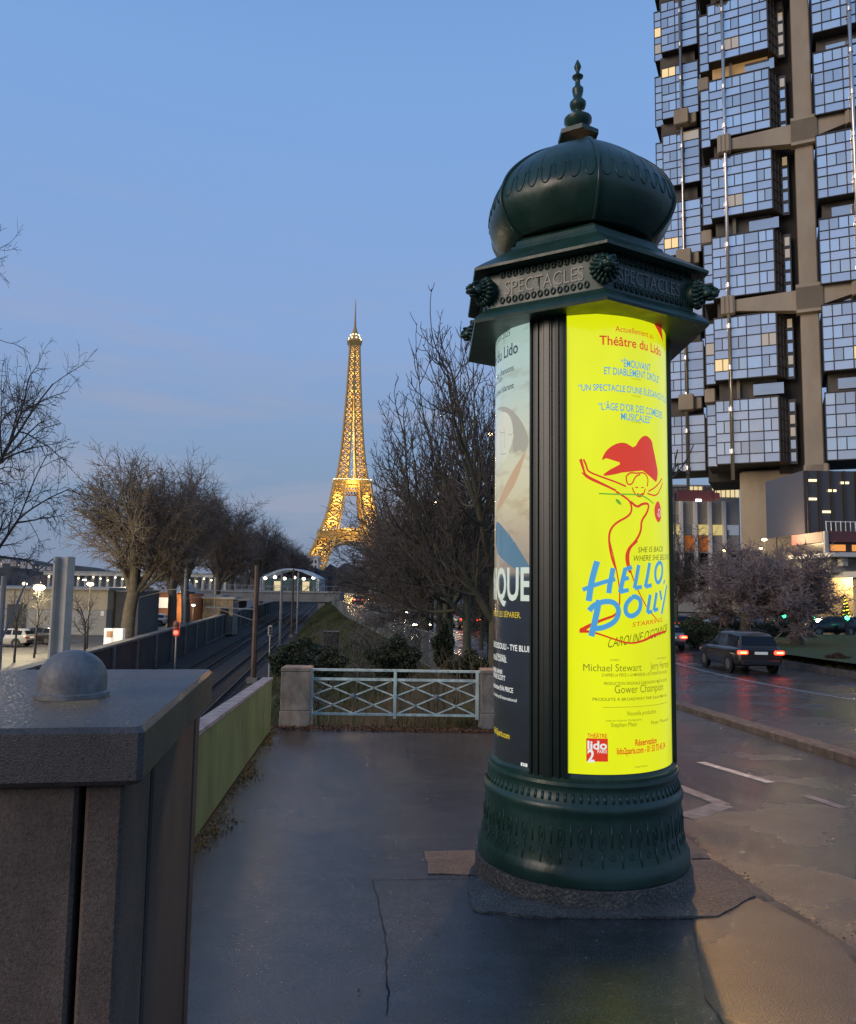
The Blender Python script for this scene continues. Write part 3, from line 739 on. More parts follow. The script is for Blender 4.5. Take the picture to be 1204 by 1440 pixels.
sline('mise en scène et chorégraphie', 852, 902, 1013, 3, OLI); sline('MUSIQUE', 924, 936, 926, 3, OLI)
sline('_______________________', 847, 938, 989, 8, OLI)
for s, y in (('Crédits : théâtre du lido', 1010),): 
    a, z = cyl(809, y, RS)
sline('THÉÂTRE', 826, 853.5, 1034, 5.5, RED, bold=.012)
def patch(px0, py0, px1, py1, mat, par, name, rr=.002):
    a0, z1 = cyl(px0, py0, RS); a1, z0 = cyl(px1, py1, RS); a0b, z1b = cyl((px0 + px1) / 2, (py0 + py1) / 2, RS)
    return sheet_poster(a0, a1, z0, z1, mat, name, par, RS + rr, 8)
patch(824.5, 1038, 855, 1071, RED, yp, 'logo_square', .002)
sline('lido', 826, 853.5, 1047, 11, WHI, bold=.03, rr=.004); sline('2', 826, 836, 1062, 16, WHI, bold=.03, rr=.004); sline('PARIS', 840, 853.5, 1056.5, 4.5, WHI, bold=.01, rr=.004)
sline('Réservation', 893, 923, 1044, 8.5, RED, bold=.02); sline('lido2paris.com - 01 53 75 43 34', 867, 935, 1056, 8.5, RED, bold=.02)
sline('imprimerie', 893, 910, 1078, 3, OLI)
# brush strokes: list of (points in the photo, width px)
def strokes(paths, mat, name, par, rr=.0034, smoothk=2):
    mb = MB()
    for pts, wd in paths:
        wds = wd if hasattr(wd, '__len__') else [wd] * len(pts)
        P = [Vector((*cyl(min(px, 944), py, RS), w_ / 222)) for (px, py), w_ in zip(pts, wds)]
        P = [Vector((R(p.x) * RS, p.y, p.z)) for p in P]
        for _ in range(smoothk):
            if len(P) < 3: break
            q = [P[0]]
            for a, b in zip(P[:-1], P[1:]): q += [a * .75 + b * .25, a * .25 + b * .75]
            P = q + [P[-1]]
        V = []; k = len(P)
        for i, p in enumerate(P):
            d = P[min(i + 1, k - 1)] - P[max(0, i - 1)]; d = Vector((d.x, d.y)); d = d.normalized() if d.length > 0 else Vector((1, 0)); nn = Vector((-d.y, d.x))
            for s in (1, -1):
                s_ = p.x + nn.x * s * p.z / 2; z = p.y + nn.y * s * p.z / 2; V.append(pol(RS + rr, math.degrees(s_ / RS), z))
        mb.add(V, [(2 * i, 2 * i + 1, 2 * i + 3, 2 * i + 2) for i in range(k - 1)])
    return mb.build(name, mat, par)
def blob(pts, mat, name, par, rr=.0032, smoothk=2):
    P = [Vector(cyl(min(px, 944), py, RS)) for px, py in pts]
    for _ in range(smoothk):
        q = []
        for a, b in zip(P, P[1:] + P[:1]): q += [a * .75 + b * .25, a * .25 + b * .75]
        P = q
    bm = bmesh.new(); f = bm.faces.new([bm.verts.new(pol(RS + rr, p.x, p.y)) for p in P])
    bmesh.ops.triangulate(bm, faces=[f])
    for _ in range(3):
        bmesh.ops.subdivide_edges(bm, edges=[e for e in bm.edges if e.calc_length() > .03], cuts=1); bmesh.ops.triangulate(bm, faces=bm.faces[:])
    for v in bm.verts:
        k = (RS + rr) / math.hypot(v.co.x, v.co.y); v.co.x *= k; v.co.y *= k
    bmesh.ops.recalc_face_normals(bm, faces=bm.faces)
    for f in bm.faces:
        c = f.calc_center_median()
        if f.normal.dot(Vector((c.x, c.y, 0))) < 0: f.normal_flip()
    me = bpy.data.meshes.new(name); bm.to_mesh(me); bm.free(); me.materials.append(mat); return link(name, me, par)
Z = lambda x, y: (640 + x / 3.344, 760 + y / 3.344)     # measured on an enlarged crop of the title
Z2 = lambda x, y: (640 + x / 3.541, 430 + y / 3.541)    # and of the upper half
title = [([Z(668, 98), Z(655, 140), Z(640, 200), Z(628, 285)], 8), ([Z(742, 130), Z(735, 170), Z(726, 210), Z(722, 248)], 7), ([Z(600, 232), Z(650, 212), Z(700, 195), Z(752, 182)], 5.5),
         ([Z(800, 130), Z(788, 180), Z(775, 245)], 6.5), ([Z(795, 138), Z(830, 125)], 5.5), ([Z(785, 185), Z(815, 175)], 5.5), ([Z(772, 243), Z(815, 232)], 5.5),
         ([Z(862, 115), Z(852, 170), Z(842, 225)], 6), ([Z(842, 225), Z(876, 218)], 5.5), ([Z(912, 105), Z(904, 160), Z(892, 220)], 6), ([Z(892, 218), Z(922, 210)], 5.5),
         ([Z(958, 100), Z(940, 125), Z(938, 180), Z(952, 205), Z(970, 170), Z(972, 115), Z(958, 100)], 5.5), ([Z(982, 185), Z(978, 205)], 4),
         ([Z(676, 280), Z(668, 330), Z(655, 390), Z(640, 450)], 8), ([Z(630, 330), Z(650, 305), Z(700, 285), Z(750, 290), Z(772, 330), Z(755, 380), Z(700, 410), Z(655, 415)], 7),
         ([Z(830, 268), Z(800, 300), Z(800, 345), Z(830, 360), Z(868, 330), Z(872, 280), Z(845, 262), Z(830, 268)], 6.5),
         ([Z(915, 255), Z(908, 300), Z(902, 340)], 6), ([Z(902, 340), Z(925, 333)], 5), ([Z(945, 245), Z(938, 290), Z(932, 330)], 6), ([Z(932, 330), Z(952, 322)], 5),
         ([Z(960, 235), Z(968, 280)], 5), ([Z(992, 210), Z(982, 270), Z(968, 345)], 5)]
strokes(title, BLU, 'title', yp, .0046)
fig = [([Z2(622, 765), Z2(640, 820), Z2(650, 845), Z2(720, 880), Z2(800, 920)], 2.5), ([Z2(632, 830), Z2(660, 860), Z2(730, 890), Z2(800, 922)], 1.8), ([Z2(640, 765), Z2(655, 800), Z2(660, 825), Z2(720, 850), Z2(805, 880), Z2(850, 900)], 2.3), ([Z2(628, 762), Z2(645, 830)], 2), ([Z2(640, 768), Z2(652, 790)], 2.2),
       ([Z2(800, 925), Z2(840, 950), Z2(872, 975), Z2(880, 1020), Z2(860, 1050), Z2(800, 1080), Z2(768, 1120), Z2(765, 1180), Z2(780, 1260), Z2(800, 1310)], 2.8), ([Z2(872, 975), Z2(905, 1005), Z2(930, 985), Z2(965, 985), Z2(955, 1030), Z2(925, 1070), Z2(925, 1120), Z2(900, 1170), Z2(860, 1210), Z2(848, 1260), Z2(870, 1330)], 3.4),
       ([Z2(850, 850), Z2(870, 830), Z2(900, 835), Z2(940, 830), Z2(960, 860), Z2(955, 900)], 2), ([Z2(850, 850), Z2(855, 890), Z2(880, 890), Z2(895, 850), Z2(920, 840)], 2), ([Z2(880, 905), Z2(892, 935), Z2(915, 955), Z2(938, 940), Z2(945, 910)], 1.8),
       ([Z2(905, 935), Z2(918, 945), Z2(935, 935)], 2.6), ([Z2(895, 905), Z2(910, 905)], 1.5), ([Z2(925, 905), Z2(938, 905)], 1.5), ([Z2(955, 935), Z2(1000, 950), Z2(1025, 900), Z2(1030, 880)], 2), ([Z2(960, 925), Z2(1000, 900), Z2(1028, 860)], 2),
       ([Z(725, 0), Z(745, 80), Z(770, 200), Z(775, 290), Z(760, 350), Z(700, 370), Z(640, 395), Z(590, 425)], [1.5, 1.5, 1.8, 2, 3, 3.5, 4, 6]), ([Z(855, 0), Z(812, 40), Z(815, 120), Z(850, 220), Z(900, 320), Z(945, 370)], [4, 4, 2, 1.8, 1.6, 1.5]),
       ([Z(585, 425), Z(650, 430), Z(740, 462), Z(820, 487), Z(890, 470), Z(930, 445), Z(990, 425)], [5, 2.4, 2, 2.2, 3, 4, 2.4])]
strokes(fig, RED, 'figure_outline', yp, .0038)
for nm, pts in (('feather', [Z2(725, 775), Z2(750, 720), Z2(800, 685), Z2(850, 680), Z2(890, 715), Z2(915, 665), Z2(945, 642), Z2(975, 665), Z2(985, 700), Z2(965, 740), Z2(990, 770), Z2(1010, 820), Z2(1000, 890), Z2(985, 850), Z2(950, 825), Z2(900, 815), Z2(850, 825), Z2(790, 842), Z2(725, 850), Z2(770, 815), Z2(815, 795), Z2(850, 765), Z2(800, 745), Z2(755, 755)]),
                ('feather', [Z2(990, 1000), Z2(1008, 965), Z2(1022, 1000), Z2(1025, 1060), Z2(1010, 1085), Z2(992, 1050)])): blob(pts, RED, nm, yp)
strokes([([Z2(715, 935), Z2(800, 940), Z2(880, 938), Z2(940, 948), Z2(985, 985)], 1.8)], GRN, 'stem', yp, .0042); blob([Z2(795, 960), Z2(815, 965), Z2(832, 995), Z2(805, 985)], GRN, 'leaf', yp, .004)
strokes([([Z2(1015, 1040), Z2(1008, 1020), Z2(1015, 1010), Z2(1022, 1030), Z2(1015, 1055), Z2(1004, 1035)], 1.2)], WHI, 'rose_line', yp, .0044)
# the corner of red at the top right
blob([Z2(968, 62), Z2(1000, 62), Z2(1020, 70), Z2(1035, 190), Z2(1020, 150), Z2(995, 100)], RED, 'feather', yp, .003, 1)

# left poster: pale sky over dark navy
def left_print():
    m = bpy.data.materials.new('poster_print'); m.use_nodes = True; t = m.node_tree; b = t.nodes['Principled BSDF']; LL = t.links.new
    tc = t.nodes.new('ShaderNodeTexCoord'); sp = t.nodes.new('ShaderNodeSeparateXYZ'); LL(tc.outputs['Object'], sp.inputs[0])
    zl_, zh_ = cyl(740, 1090, RS)[1], cyl(740, 440, RS)[1]
    mr = t.nodes.new('ShaderNodeMapRange'); mr.inputs[1].default_value = zl_; mr.inputs[2].default_value = zh_; LL(sp.outputs[2], mr.inputs[0])
    rp = t.nodes.new('ShaderNodeValToRGB'); r = rp.color_ramp; r.elements[1].color = (.42, .60, .55, 1)
    f = lambda y: (1090 - y) / 650
    r.elements[0].color = (.010, .014, .022, 1)
    for y, c in ((845, (.012, .018, .028)), (822, (.03, .045, .07)), (812, (.34, .28, .22)), (760, (.50, .40, .28)), (715, (.66, .58, .36)), (670, (.70, .66, .45)), (600, (.62, .66, .52)), (540, (.50, .63, .56))):
        e = r.elements.new(f(y)); e.color = (*c, 1)
    LL(mr.outputs[0], rp.inputs[0])
    nz = t.nodes.new('ShaderNodeTexNoise'); nz.inputs['Scale'].default_value = 4; nz.inputs['Detail'].default_value = 6
    mp = t.nodes.new('ShaderNodeMapping'); mp.inputs['Scale'].default_value = (1, 1, 2.6); LL(tc.outputs['Object'], mp.inputs[0]); LL(mp.outputs[0], nz.inputs[0])
    cr = t.nodes.new('ShaderNodeValToRGB'); cr.color_ramp.elements[0].position = .52; cr.color_ramp.elements[1].position = .66
    cr.color_ramp.elements[0].color = (1, 1, 1, 1); cr.color_ramp.elements[1].color = (.74, .66, .58, 1); LL(nz.outputs[0], cr.inputs[0])
    mx = t.nodes.new('ShaderNodeMixRGB'); mx.blend_type = 'MULTIPLY'; mx.inputs[0].default_value = .8; LL(rp.outputs[0], mx.inputs[1]); LL(cr.outputs[0], mx.inputs[2])
    LL(mx.outputs[0], b.inputs['Emission Color']); b.inputs['Emission Strength'].default_value = .85; b.inputs['Base Color'].default_value = (.02, .02, .02, 1)
    b.inputs['Roughness'].default_value = .25; b.inputs['Coat Weight'].default_value = .6; b.inputs['Coat Roughness'].default_value = .08
    return m
lp = sheet_poster(PC - 108.4, PC - 11.6, pz0, pz1, left_print(), 'pale_poster', ac); lp['label'] = 'lit poster, pale sky above and dark navy below'
sheet_poster(PC + 131.6, PC + 228.4, pz0, pz1, print_mat('poster_back', (.6, .6, .55), .5), 'rear_poster', ac)
CRE = print_mat('ink_cream', (.62, .70, .60), .85); SKIN = print_mat('ink_skin', (.62, .42, .24), .7); FACE = print_mat('ink_face', (.66, .66, .52), .82); HAIR = print_mat('ink_hair', (.40, .38, .30), .78)
HULL = print_mat('ink_hull', (.10, .20, .28), .8); FLINE = print_mat('ink_faceline', (.36, .34, .26), .8)
def rline(s, pxr, py, hpx, width, mat, bold=0., rr=.003):
    a, z = cyl(pxr, py, RS); return wrap_text(s, width, hpx / 208, a, z, mat, bold=bold, align='R', par=lp, r=RS + rr)
rline('dès le 10 avril 2025', 718, 467, 9, .42, DKT); rline('Théâtre du Lido', 729, 487, 17, .62, DKT, .02)
rline('Les chansons', 723, 516, 9, .26, DKT, .012); rline('de Céline Dion', 707, 531, 9, .30, DKT, .012); rline('un show hilarant', 723, 541, 9, .34, DKT, .012)
rline('TITANIQUE', 747, 820, 44, .95, CRE, .02, .005)
rline('RIEN NE PEUT LES SÉPARER.', 733, 865, 8, .55, GOLD); rline('TALI ROUSSOULI - TYE BLUE', 747, 913, 8, .55, WHI, .01)
rline('orchestrations', 711, 922, 4, .16, WHI); rline('NICHOLAS CONNEL', 713, 928, 7, .3, WHI, .01); rline('décors GABRIEL HAINER', 707, 945, 6, .3, WHI, .01); rline('ELLENORE SCOTT', 711, 954, 6.5, .3, WHI, .01)
rline('productrice EVA PRICE', 722, 971, 6.5, .34, WHI, .01); rline('Broadway & International', 727, 985, 4.5, .34, WHI); rline('lido2paris.com', 717, 1035, 8, .25, GOLD, .015)
rb = patch(733, 1072, 742, 1082, WHI, lp, 'logo_box', .003); rline('RTL', 741, 1077, 5, .032, DKT, .01, .005)
blob([Z2(205, 520), Z2(240, 498), Z2(285, 515), Z2(330, 570), Z2(355, 620), Z2(372, 680), Z2(345, 740), Z2(320, 700), Z2(300, 740), Z2(285, 700), Z2(300, 610), Z2(285, 540), Z2(240, 520)], HAIR, 'hair', lp, .0022)
blob([Z2(212, 560), Z2(235, 522), Z2(275, 540), Z2(292, 610), Z2(288, 680), Z2(260, 750), Z2(232, 790), Z2(210, 760)], FACE, 'face', lp, .0026)
strokes([([Z2(222, 625), Z2(235, 635), Z2(250, 628)], .9), ([Z2(266, 640), Z2(278, 645), Z2(290, 636)], .9), ([Z2(246, 610), Z2(252, 660), Z2(246, 700), Z2(256, 705)], .8), ([Z2(232, 735), Z2(245, 742), Z2(258, 733)], 1.1)], FLINE, 'face_line', lp, .0032)
blob([Z2(208, 1000), Z2(260, 905), Z2(300, 840), Z2(325, 770), Z2(352, 722), Z2(350, 745), Z2(335, 790), Z2(318, 850), Z2(280, 930), Z2(220, 1030)], SKIN, 'arm', lp, .003)
blob([Z2(205, 1070), Z2(230, 1085), Z2(290, 1160), Z2(345, 1250), Z2(390, 1330), Z2(330, 1330), Z2(260, 1280), Z2(205, 1220)], HULL, 'ship_bow', lp, .0028, 1)
strokes([([Z2(218, 1035), Z2(262, 1090), Z2(320, 1160), Z2(390, 1260)], .7)] + [([Z2(x, y), Z2(x, y + 55)], .6) for x, y in ((240, 1065), (265, 1095), (290, 1125), (318, 1160), (350, 1205))], FLINE, 'ship_rail', lp, .0032)
# ------------------------------------------------------------------ trees
M('bark', (.060, .050, .038), .9, col2=(.11, .095, .07), vs_=5, bump=.6, bs=18)
M('bark_green', (.055, .055, .032), .9, col2=(.10, .095, .055), vs_=4, bump=.6, bs=18)
M('bark_plane', (.065, .056, .042), .9, col2=(.125, .108, .08), vs_=3, bump=.5, bs=12)
M('twig_brown', (.14, .113, .092), .9); M('twig_grey', (.13, .115, .095), .9); M('twig_dark', (.09, .073, .057), .9)
M('twig_plum', (.20, .145, .135), .9, col2=(.30, .24, .225), vs_=1.5)
def grow(rnd, spec, h0=0.):
    """bare tree skeleton: returns thick and thin segment arrays (x0,y0,z0,x1,y1,z1,r0,r1)"""
    thick, thin = [], []
    U = rnd.uniform
    def branch(p, d, length, r, lev):
        S_ = spec[min(lev, len(spec) - 1)]
        n = S_['n']; st = length / n; r1 = r * S_.get('taper', .35); kids = S_.get('kids', 0)
        marks = sorted(U(S_.get('k0', .25), 1) for _ in range(kids)); mi = 0
        x, y, z = p; dx, dy, dz = d; ph = U(0, 6.28)
        for i in range(n):
            w = S_['wob']; dx += U(-w, w); dy += U(-w, w); dz += U(-w, w) + S_.get('up', 0)
            l = math.sqrt(dx * dx + dy * dy + dz * dz); dx /= l; dy /= l; dz /= l
            ra = r + (r1 - r) * i / n; rb = r + (r1 - r) * (i + 1) / n
            nx, ny, nz = x + dx * st, y + dy * st, z + dz * st
            (thick if lev <= S_.get('tl', 1) else thin).append((x, y, z, nx, ny, nz, ra, rb))
            while mi < kids and marks[mi] <= (i + 1) / n:
                t = (marks[mi] * n - i); q = (x + dx * st * t, y + dy * st * t, z + dz * st * t)
                mi += 1; ph += 2.4 + U(-.6, .6); an = R(S_['ang'] + U(-S_.get('angv', 12), S_.get('angv', 12)))
                # perpendicular frame
                ax, ay, az = (-dy, dx, 0) if abs(dz) < .98 else (1, 0, 0)
                m = math.sqrt(ax * ax + ay * ay) or 1; ax /= m; ay /= m
                bx, by, bz = dy * az - dz * ay, dz * ax - dx * az, dx * ay - dy * ax
                c, s = math.cos(ph), math.sin(ph)
                ex, ey, ez = ax * c + bx * s, ay * c + by * s, az * c + bz * s
                ca, sa = math.cos(an), math.sin(an)
                cl = length * S_['len'] * U(.7, 1.25) * (1.15 - .55 * marks[mi - 1] if S_.get('cone', 1) else 1)
                branch(q, (dx * ca + ex * sa, dy * ca + ey * sa, dz * ca + ez * sa), cl, max(S_['rmin'], min(rb * .85, (r + (r1 - r) * marks[mi - 1]) * S_['rk'])), lev + 1)
            x, y, z = nx, ny, nz
        if S_.get('fork'):
            for k in range(S_['fork']):
                an = S_.get('fs', .4) * U(.6, 1.35); ph2 = 6.283 * k / S_['fork'] + U(-.7, .7) + ph
                ax_ = Vector((dx, dy, dz)).orthogonal().normalized(); e = (ax_ * math.cos(ph2) + Vector((dx, dy, dz)).cross(ax_) * math.sin(ph2)); q = (Vector((dx, dy, dz)) + e * an).normalized()
                branch((x, y, z), tuple(q), length * S_['len'] * U(.75, 1.15), max(S_['rmin'], r1 * .8), lev + 1)
    branch((0, 0, h0), (0, 0, 1), spec[0]['length'], spec[0]['r'], 0)
    return np.array(thick), np.array(thin)
def seg_mesh(name, segs, n, mat):
    s = segs; a, b = s[:, 0:3], s[:, 3:6]; d = b - a; l = np.linalg.norm(d, axis=1, keepdims=True); d = d / np.maximum(l, 1e-6)
    ref = np.where(np.abs(d[:, 2:3]) < .9, np.array([[0, 0, 1.]]), np.array([[1., 0, 0]]))
    u = np.cross(d, ref); u /= np.linalg.norm(u, axis=1, keepdims=True); v = np.cross(d, u)
    b = b + d * (s[:, 7:8] * .5)
    V = []
    for P, r in ((a, s[:, 6:7]), (b, s[:, 7:8])):
        for j in range(n):
            t = 2 * math.pi * j / n; V.append(P + (u * math.cos(t) + v * math.sin(t)) * r)
    V = np.stack(V, 1).reshape(-1, 3); m = len(s); base = (np.arange(m) * 2 * n)[:, None]
    F = np.concatenate([np.stack([base[:, 0] + j, base[:, 0] + (j + 1) % n, base[:, 0] + n + (j + 1) % n, base[:, 0] + n + j], 1) for j in range(n)])
    return bulk(name, V, F, mat, smooth=n > 4)
def tree_kind(seed, spec, bark, twig, nthick=7, nthin=3):
    rnd = random.Random(seed); a, b = grow(rnd, spec)
    return seg_mesh('trunk', a, nthick, MATS[bark]), seg_mesh('crown', b, nthin, MATS[twig])
PLANE = [dict(length=3.6, r=.44, n=5, wob=.05, kids=1, k0=.7, ang=40, len=1.3, rk=.5, rmin=.12, taper=.85, tl=2, fork=5, fs=.45),
         dict(n=8, wob=.08, up=.04, kids=5, k0=.25, ang=38, len=.70, rk=.5, rmin=.05, taper=.45, tl=2, fork=2, fs=.35),
         dict(n=6, wob=.12, up=.03, kids=5, k0=.2, ang=42, len=.62, rk=.55, rmin=.03, taper=.45, tl=2, fork=2, fs=.45),
         dict(n=5, wob=.16, up=.02, kids=5, k0=.1, ang=46, len=.62, rk=.6, rmin=.022, taper=.5, tl=2, fork=2, fs=.55),
         dict(n=4, wob=.2, up=.0, kids=4, k0=.1, ang=48, len=.6, rk=.7, rmin=.016, taper=.6, fork=2, fs=.6),
         dict(n=2, wob=.25, kids=0, ang=40, len=.5, rk=.7, rmin=.014, taper=.7)]
PAUL = [dict(length=2.6, r=.20, n=6, wob=.05, kids=2, k0=.6, ang=60, len=1.2, rk=.6, rmin=.08, taper=.75, tl=2, fork=4, fs=.75),
        dict(n=9, wob=.07, up=.05, kids=5, k0=.2, ang=48, len=.72, rk=.6, rmin=.04, taper=.45, tl=2, fork=2, fs=.5),
        dict(n=8, wob=.09, up=.07, kids=5, k0=.2, ang=48, len=.62, rk=.6, rmin=.022, taper=.45, tl=2, fork=1, fs=.4),
        dict(n=6, wob=.12, up=.11, kids=4, k0=.15, ang=50, len=.55, rk=.65, rmin=.012, taper=.5, tl=2, fork=1, fs=.4),
        dict(n=5, wob=.15, up=.16, kids=3, k0=.2, ang=50, len=.5, rk=.7, rmin=.009, taper=.65),
        dict(n=3, wob=.15, up=.2, kids=0, ang=50, len=.5, rk=.7, rmin=.008, taper=.7)]
STREET = [dict(length=2.4, r=.15, n=5, wob=.04, kids=2, k0=.6, ang=52, len=1.1, rk=.55, rmin=.06, taper=.75, tl=2, fork=4, fs=.6),
          dict(n=6, wob=.1, up=.04, kids=5, k0=.15, ang=50, len=.74, rk=.55, rmin=.03, taper=.45, tl=2, fork=2, fs=.5),
          dict(n=5, wob=.14, up=.03, kids=5, k0=.1, ang=50, len=.66, rk=.6, rmin=.02, taper=.45, tl=2, fork=2, fs=.5),
          dict(n=4, wob=.18, up=.03, kids=5, k0=.1, ang=48, len=.64, rk=.7, rmin=.015, taper=.55, fork=1, fs=.5),
          dict(n=3, wob=.2, up=.03, kids=4, k0=.1, ang=48, len=.62, rk=.7, rmin=.012, taper=.6, fork=1, fs=.5),
          dict(n=2, wob=.22, up=.02, kids=0, ang=46, len=.55, rk=.7, rmin=.011, taper=.7)]
DROOP = [dict(length=5, r=.26, n=7, wob=.05, kids=4, k0=.5, ang=58, len=.9, rk=.5, rmin=.08, taper=.7, tl=2, fork=4, fs=.6),
         dict(n=7, wob=.1, up=.03, kids=5, k0=.2, ang=48, len=.66, rk=.55, rmin=.035, taper=.45, tl=2, fork=2, fs=.5),
         dict(n=7, wob=.14, up=.0, kids=5, k0=.15, ang=48, len=.6, rk=.6, rmin=.016, taper=.45, tl=2, fork=1, fs=.5),
         dict(n=6, wob=.18, up=-.02, kids=5, k0=.1, ang=46, len=.58, rk=.7, rmin=.009, taper=.55, fork=1, fs=.5),
         dict(n=4, wob=.22, up=-.03, kids=3, k0=.1, ang=44, len=.55, rk=.7, rmin=.007, taper=.7),
         dict(n=3, wob=.25, up=-.02, kids=0, ang=40, len=.5, rk=.7, rmin=.006, taper=.8)]
PLUM = [dict(length=1.5, r=.22, n=4, wob=.07, kids=2, k0=.6, ang=60, len=1.1, rk=.6, rmin=.08, taper=.8, tl=1, fork=5, fs=.95),
        dict(n=6, wob=.14, up=.05, kids=5, k0=.2, ang=50, len=.7, rk=.55, rmin=.03, taper=.45, tl=1, fork=2, fs=.6),
        dict(n=5, wob=.18, up=.03, kids=5, k0=.1, ang=50, len=.62, rk=.6, rmin=.02, taper=.5, tl=1, fork=2, fs=.6),
        dict(n=4, wob=.25, up=.02, kids=5, k0=.1, ang=52, len=.62, rk=.75, rmin=.016, taper=.6, fork=2, fs=.7),
        dict(n=3, wob=.3, up=.02, kids=4, k0=.1, ang=52, len=.6, rk=.8, rmin=.015, taper=.8, fork=1, fs=.7),
        dict(n=2, wob=.35, kids=0, ang=50, len=.5, rk=.8, rmin=.014, taper=.8)]
SMALL = [dict(length=2.4, r=.07, n=6, wob=.04, kids=3, k0=.5, ang=50, len=.5, rk=.5, rmin=.03, taper=.6, tl=1, fork=3, fs=.5),
         dict(n=5, wob=.12, up=.06, kids=4, k0=.2, ang=48, len=.6, rk=.5, rmin=.016, taper=.5, tl=1, fork=2, fs=.5),
         dict(n=4, wob=.18, up=.04, kids=4, k0=.1, ang=48, len=.6, rk=.7, rmin=.012, taper=.5, fork=1, fs=.5),
         dict(n=3, wob=.2, kids=0, ang=50, len=.5, rk=.7, rmin=.01, taper=.7)]
K = {}
for i in range(2): K['plane%d' % i] = tree_kind(20 + i, PLANE, 'bark_plane', 'twig_brown')
for i in range(2): K['paul%d' % i] = tree_kind(31 + i, PAUL, 'bark_green', 'twig_dark')
for i in range(2): K['street%d' % i] = tree_kind(51 + i, STREET, 'bark_green', 'twig_brown')
K['droop0'] = tree_kind(61, DROOP, 'bark', 'twig_dark', 6, 3)
for i in range(2): K['plum%d' % i] = tree_kind(71 + i, PLUM, 'bark', 'twig_plum', 6, 3)
K['small0'] = tree_kind(81, SMALL, 'bark', 'twig_grey', 5, 3)
TOP = {k: max(v.co.z for v in list(c.vertices)[::7]) for k, (t, c) in K.items()}
def tree(kind, loc, height, rz, label, group, name='bare_tree', wide=1.0):
    t = empty(name, loc, rz); s = height / TOP[kind]; t.scale = (s * wide, s * wide, s)
    link('trunk', K[kind][0], t); link('crown', K[kind][1], t); tag(t, label, 'tree', group); return t
# big planes along the quay, left of the railway
ordn = ['first', 'second', 'third', 'fourth', 'fifth', 'sixth', 'seventh', 'eighth', 'ninth', 'tenth', 'eleventh', 'twelfth', 'thirteenth', 'fourteenth']
p = at(178, 900, 67); tree('plane0', (p.x, 67, QZ), 18.0, .4, 'broad bare plane tree in front of the beige warehouse corner', 'plane trees along the quay', 'plane_tree', 1.15)
p = at(243, 860, 86); tree('plane1', (p.x, 86, QZ), 20.8, 1.9, 'tall bare plane tree with pale trunk beside the brick shed', 'plane trees along the quay', 'plane_tree', .95)
p = at(262, 860, 98); tree('plane0', (p.x, 98, QZ), 20.5, 3.3, 'bare plane tree just behind the tall pale-trunked one', 'plane trees along the quay', 'plane_tree', 1.0)
for i in range(9):
    Y = 122 + i * 34 + 5 * (i % 2); x = -21.5 - .11 * Y
    tree('plane%d' % (i % 2), (x + (-1) ** i * 1.5, Y, QZ), 21 + (i * 37 % 5) * .5, i * 1.7, '%s bare plane tree of the receding row towards the lattice tower' % ordn[i], 'plane trees along the quay', 'plane_tree', 1.05)
# tree at the left edge, trunk out of frame
tree('droop0', (-15.6, 25, QZ), 18.0, .8, 'bare tree with drooping twigs cut off by the left edge', None, 'bare_tree', .60)
# row on the right, along the fence
tree('paul0', (1.75, 19.5, gz(19.5)), 10.6, 4.4, 'nearest bare street tree with upcurved branches, just left of the column', 'street trees along the fence', 'street_tree', .82)
tree('paul1', (.75, 27, gz(27)), 11.0, .7, 'second bare street tree from the column, upcurved branches over the fence', 'street trees along the fence', 'street_tree', .95)
tree('paul0', (1.35, 26, gz(26)), 10.4, 2.2, 'bare street tree with upcurved branches just behind the nearest one', 'street trees along the fence', 'street_tree', .72)
for i, Y in enumerate((34, 39.5, 46, 53, 60, 68, 77, 87, 98, 110, 124, 140, 160)):
    tree('street%d' % (i % 2), (xf(Y) + .9 + .3 * (i % 3) + max(0, Y - 40) * .06, Y, gz(Y)), (9.4 if Y < 65 else 7.2) + (i * 29 % 7) * .22, i * 2.1, '%s bare street tree of the thin-trunked row behind the pale railing' % ordn[i if i < 13 else 13], 'street trees along the fence', 'street_tree', 1.3 if Y < 45 else 1.0)
tree('street0', (2.9, 41, gz(41)), 9.0, 1.0, 'slim bare tree on the pavement edge beside the tail lights', 'street trees along the fence', 'street_tree', .9)
for i, (x, Y, h) in enumerate(((7.5, 66, 11), (9.5, 74, 12), (13, 62, 10.5), (5.5, 92, 12))):
    tree('street%d' % (i % 2), (x, Y, gz(Y)), h, i + .5, '%s bare tree on the planted verge across the road' % ordn[i], 'trees on the planted verge', 'street_tree', 1.3)
# two reddish plum trees and bare ones on the median
p = g2(1047, 884); p1 = g2(1119, 908)
tree('plum0', (xat(1047, 52), 52, gz(52)), 6.9, .3, 'reddish twiggy plum tree directly behind the dark SUV', 'plum trees on the median', 'plum_tree', 1.25)
tree('plum1', (xat(1120, 45), 45, gz(45)), 6.4, 2.0, 'reddish twiggy plum tree on the grass right of the dark SUV', 'plum trees on the median', 'plum_tree', 1.3)
tree('street1', (xat(952, 56), 56, gz(56)), 9.5, 2.2, 'bare orange-lit tree close to the right edge of the advertising column', None, 'street_tree', 1.0)
tree('street0', (xat(1075, 66), 66, gz(66)), 8.0, 4.2, 'bare tree rising behind the two plum trees', None, 'street_tree', 1.2)
tree('small0', (5.9, 22, gz(22)), 10.2, 3.9, 'bare tree with lamp-lit orange branches right of the column top', None, 'street_tree', .95)
# small young trees by the warehouse
for i, (px, Y, h) in enumerate(((22, 52, 5.0), (50, 55, 5.2), (121, 50, 5.0))):
    tree('small0', (xat(px, Y, -2), Y, QZ), h, i * 2.0, ['slim young tree left of the bright lamp', 'slim young tree below the bright lamp', 'slim young tree right of the steel mast'][i], 'young trees by the warehouse', 'young_tree', 1.1)

